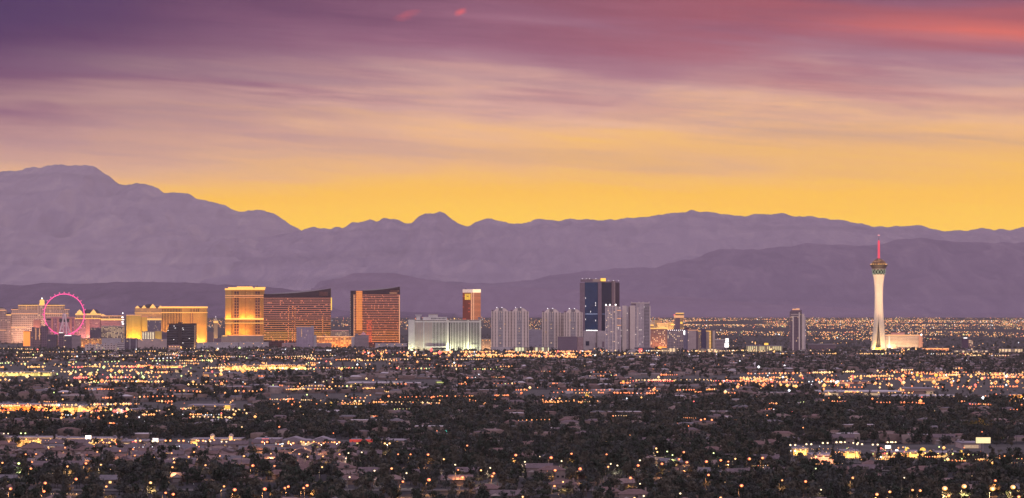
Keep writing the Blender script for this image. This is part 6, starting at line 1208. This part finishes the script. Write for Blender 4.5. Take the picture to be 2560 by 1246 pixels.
# ---- trees
leaf = []
for nm, c, v in (("dark_green_leaves", (0.031, 0.041, 0.030), 0.4), ("grey_green_leaves", (0.054, 0.059, 0.055), 0.35), ("olive_leaves", (0.077, 0.072, 0.055), 0.35)): leaf.append(mat(nm, c, 0.9, var=v, sc=0.35, spec=0.15))
bark = mat("brown_bark", (0.085, 0.06, 0.05), 0.9, var=0.3, sc=1.0)
def leaves(blobs, per, size, rng, flat=1.0):
    """soup of leaf triangles over a list of blobs (x, y, z, r)"""
    P = []
    for (x, y, z, r) in blobs:
        d_ = rng.normal(size=(per, 3)); d_ /= np.linalg.norm(d_, axis=1)[:, None]
        rad = r * rng.uniform(0.55, 1.05, per)[:, None]; c = np.array([x, y, z]) + d_ * rad * np.array([1, 1, 0.85])
        a = rng.normal(size=(per, 3)); a /= np.linalg.norm(a, axis=1)[:, None]; b_ = np.cross(a, d_ + 0.4 * rng.normal(size=(per, 3))); b_ /= np.maximum(np.linalg.norm(b_, axis=1), 1e-6)[:, None]
        s_ = size * rng.uniform(0.6, 1.3, per)[:, None]
        P.append(np.stack([c + a * s_, c - a * s_ * 0.6 + b_ * s_ * 0.8, c - a * s_ * 0.6 - b_ * s_ * 0.8], 1))
    return np.concatenate(P).reshape(-1, 3)
def blobs_for(kind, rng, n_):
    out = []
    if kind == 0:      # round crown
        for _ in range(n_):
            a = rng.uniform(0, 6.28); t = rng.uniform(0, 1) ** 0.6; z = rng.uniform(-1, 1); rr = 3.4 * math.sqrt(max(0.05, 1 - z * z * 0.8)) * t
            out.append((rr * math.cos(a), rr * math.sin(a), 5.6 + 2.5 * z, rng.uniform(1.1, 2.0)))
    elif kind == 1:    # conical evergreen
        for _ in range(n_):
            t = rng.uniform(0, 1); a = rng.uniform(0, 6.28); rr = 2.3 * (1 - t) * rng.uniform(0.3, 1)
            out.append((rr * math.cos(a), rr * math.sin(a), 1.8 + 9.2 * t, 0.55 + 0.95 * (1 - t)))
    elif kind == 2:    # wide low crown
        for _ in range(n_):
            a = rng.uniform(0, 6.28); t = rng.uniform(0, 1) ** 0.5; rr = 4.4 * t
            out.append((rr * math.cos(a), rr * math.sin(a), 4.0 + rng.uniform(-1, 1.4) * (1.2 - t * 0.7), rng.uniform(1.0, 1.8)))
    return out
def palm(rng, h=11.0, nf=22, w_=0.5):
    P = []
    for i in range(nf):
        a = 6.283 * i / nf + rng.uniform(-.2, .2); up_ = rng.uniform(-0.9, 0.9); d_ = np.array([math.cos(a), math.sin(a), 0]); L_ = rng.uniform(1.9, 2.6); s_ = np.array([-d_[1], d_[0], 0]) * w_
        p0 = np.array([0, 0, h]); p1 = p0 + d_ * L_ * 0.6 + np.array([0, 0, 0.9 * up_ + 0.5]); p2 = p0 + d_ * L_ + np.array([0, 0, 1.2 * up_ - 0.7])
        P += [p0, p1 + s_, p1 - s_, p1 + s_, p2, p1 - s_]
    return np.array(P)
rg = np.random.default_rng(11)
def trunk_g(kind, h):
    if kind == 3: return G().tube((0, 0, -0.5), (0.1, 0.05, h), 0.28, 0.2, 6)
    g = G().tube((0, 0, -0.5), (0.1, 0, h * 0.45), 0.34, 0.22, 6)
    for q in ((1.4, 0.5, h * 0.72), (-1.2, 0.8, h * 0.75), (0.2, -1.4, h * 0.7), (0.1, 0.2, h * 0.85)): g.tube((0.1, 0, h * 0.42), q, 0.16, 0.06, 4)
    return g
TK = {0: [], 1: [], 2: [], 3: []}
for kind, nv in ((0, 6), (1, 3), (2, 4), (3, 3)):
    for v in range(nv):
        if kind == 3: Vv = palm(rg, rg.uniform(9, 13)); th = Vv[:, 2].max() - 1.2
        else: Vv = leaves(blobs_for(kind, rg, 17), 26, 0.62 if kind != 1 else 0.5, rg); th = {0: 7, 1: 9, 2: 5}[kind]
        cm = npmesh("crown", Vv, np.arange(len(Vv)).reshape(-1, 3), leaf[(v + kind) % 3]); tm = hmesh("trunk", trunk_g(kind, th), bark)
        TK[kind].append((cm, tm))
TNAME = {0: "broadleaf_tree", 1: "conifer_tree", 2: "spreading_tree", 3: "palm_tree"}
TLAB = {0: "dark round-crowned tree in the shadowed foreground", 1: "dark pointed conifer in the shadowed foreground", 2: "dark low spreading tree in the shadowed foreground", 3: "slim tall palm standing in the shadowed foreground"}
TGRP = {0: "round foreground trees", 1: "pointed foreground conifers", 2: "spreading foreground trees", 3: "foreground palms"}
HX = np.array([(h_[0], h_[1]) for h_ in near_h + far_h]); CL = np.array(CLEAR)
cand = []
def sample(n_, ya, yb_):
    Y = np.sqrt(RNG.uniform(ya ** 2, yb_ ** 2, n_)); X = RNG.uniform(-1, 1, n_) * (0.187 * Y + 25); return X, Y
X1, Y1 = sample(36000, 1440, 3400); X2, Y2 = sample(52000, 3400, 9200); X3, Y3 = sample(5000, 9200, 13500)
X = np.concatenate([X1, X2, X3]); Yc = np.concatenate([Y1, Y2, Y3])
px = 1280 + X * F / Yc; py = HOR + F * CAMZ / Yc
keep = np.ones(len(X), bool)
for (a, b_, c, d_) in OPEN: keep &= ~((px >= a) & (px <= b_) & (py >= c) & (py <= d_) & (RNG.random(len(X)) > (0.06 if c > 900 else 0.25)))
for (a, b_, c, d_) in ROOFS: keep &= ~((px >= a) & (px <= b_) & (py >= c) & (py <= d_) & (RNG.random(len(X)) > np.clip(0.12 + (py - 1138) / 42.0, 0.12, 0.92)))
for a in AVENUES: keep &= ~((np.abs(Yc - a) < 9.5))
dn = np.array([mnoise.noise(Vector((x / 160.0, y / 300.0, 1.7))) for x, y in zip(X, Yc)])
keep &= RNG.random(len(X)) < np.clip(0.85 + dn * 0.8, 0.35, 1.0)
# not inside houses; not right in front of a bright lamp
for (hx, hy) in HX[HX[:, 1] < 3000]:
    keep &= ~((np.abs(X - hx) < 8.5) & (np.abs(Yc - hy) < 7.5))
for (lx, ly) in CL:
    keep &= ~((Yc > ly - 90) & (Yc < ly + 2) & (np.abs(X - lx * Yc / ly) < 3.6))
X, Yc, dn = X[keep], Yc[keep], dn[keep]
order = np.argsort(Yc); X, Yc = X[order], Yc[order]
kinds = RNG.choice(4, len(X), p=[0.56, 0.13, 0.19, 0.12])
sc = np.where(RNG.random(len(X)) < 0.28, RNG.uniform(0.3, 0.6, len(X)), np.clip(RNG.normal(0.88, 0.2, len(X)), 0.45, 1.5))
nt = 0; lim = {0: 260, 1: 70, 2: 100, 3: 70}; used = np.zeros(len(X), bool)
for i in range(len(X)):
    k_ = int(kinds[i])
    if lim[k_] <= 0: continue
    if Yc[i] > 1950: break
    if abs(X[i]) > 0.1815 * Yc[i] + 5: used[i] = True; continue
    lim[k_] -= 1; used[i] = True; cm, tm = TK[k_][i % len(TK[k_])]
    r = empty(TNAME[k_], (X[i], Yc[i], 0), TLAB[k_], "tree", TGRP[k_], RNG.uniform(0, 6.28)); r.scale = (sc[i] * RNG.uniform(.85, 1.15), sc[i] * RNG.uniform(.85, 1.15), sc[i])
    o = bpy.data.objects.new("crown", cm); link(o); o.parent = r; o = bpy.data.objects.new("trunk", tm); link(o); o.parent = r
X, Yc, kinds, sc = X[~used], Yc[~used], kinds[~used], sc[~used]
def tree_mass():
    protos = {}
    for lod, (nb, per, size) in enumerate(((14, 14, 0.85), (10, 7, 1.25), (7, 4, 2.0))):
        for kind in range(4):
            L_ = []
            for v in range(5):
                if kind == 3:
                    Vv = palm(rg, rg.uniform(9, 13), (18, 10, 6)[lod], (0.5, 0.7, 1.1)[lod]); h_ = Vv[:, 2].max() - 1; w_ = (0.22, 0.25, 0.3)[lod]
                    Vv = np.concatenate([Vv, [(-w_, 0, 0), (w_, 0, 0), (0, 0, h_), (0, -w_, 0), (0, w_, 0), (0, 0, h_)]])
                else:
                    Vv = leaves(blobs_for(kind, rg, nb), per, size * (0.8 if kind == 1 else 1), rg); Vv = np.concatenate([Vv, [(-.3, 0, -.5), (.3, 0, -.5), (0, 0, 5), (0, -.3, -.5), (0, .3, -.5), (0, 0, 5)]])
                L_.append(Vv)
            protos[(lod, kind)] = L_
    lodv = np.where(Yc < 2500, 0, np.where(Yc < 4600, 1, 2)); var_ = RNG.integers(0, 5, len(X)); rot = RNG.uniform(0, 6.283, len(X)); out = [[], [], []]; lf = RNG.integers(0, 3, len(X))
    for key, L_ in protos.items():
        for v, Vv in enumerate(L_):
            for q in range(3):
                s_ = np.where((lodv == key[0]) & (kinds == key[1]) & (var_ == v) & (lf == q))[0]
                if not len(s_): continue
                c, sn = np.cos(rot[s_])[:, None], np.sin(rot[s_])[:, None]; k_ = sc[s_][:, None]
                wx = k_ * (Vv[None, :, 0] * c - Vv[None, :, 1] * sn) + X[s_][:, None]; wy = k_ * (Vv[None, :, 0] * sn + Vv[None, :, 1] * c) + Yc[s_][:, None]
                zz = k_ * Vv[None, :, 2] + np.maximum(0, (Yc[s_] - 11800) * 0.0115)[:, None]
                out[q].append(np.stack([wx, wy, zz], 2).reshape(-1, 3))
    cnt = [sum(len(a) for a in o_) for o_ in out]; Vall = np.concatenate([a for o_ in out for a in o_])
    me = npmesh("tree_cover", Vall, np.arange(len(Vall)).reshape(-1, 3), leaf[0]); me.materials.append(leaf[1]); me.materials.append(leaf[2])
    me.polygons.foreach_set('material_index', np.repeat([0, 1, 2], [c // 3 for c in cnt]).astype(np.int32)); me.update()
    tag(obj("tree_cover", me, None), "dark mass of trees covering the town to the foot of the hotels", None, None, "stuff")
    print("tree tris", len(Vall) // 3, "trees", len(X), "lamps", len(far), "houses", len(HOUSES))
tree_mass()
# ---- utility poles
for i, (px_, yt, yb) in enumerate(((35, 1178, 1262), (1150, 980, 1018), (908, 988, 1006), (1073, 978, 1008), (1050, 985, 1007), (1720, 1012, 1050), (2363, 1056, 1112), (2071, 936, 962), (1984, 934, 962), (168, 1150, 1200), (675, 1128, 1170), (1480, 965, 1010), (1240, 982, 1010), (1760, 895, 918))):
    Y = GY(yb); b = Bld("utility_pole", "tall bare utility pole with crossarms rising above the dark trees", px_, Y, "pole", "utility poles above the trees"); b.base = 0
    h_ = b.Z(yt); b.part("post", G().tube((0, 0, -1), (0, 0, h_), 0.26 if Y < 2500 else 0.4, 0.2 if Y < 2500 else 0.3, 6), polem)
    b.part("crossarm", G().box(-1.6, 1.6, -0.42, -0.27, h_ - 1.4, h_ - 1.15), polem)
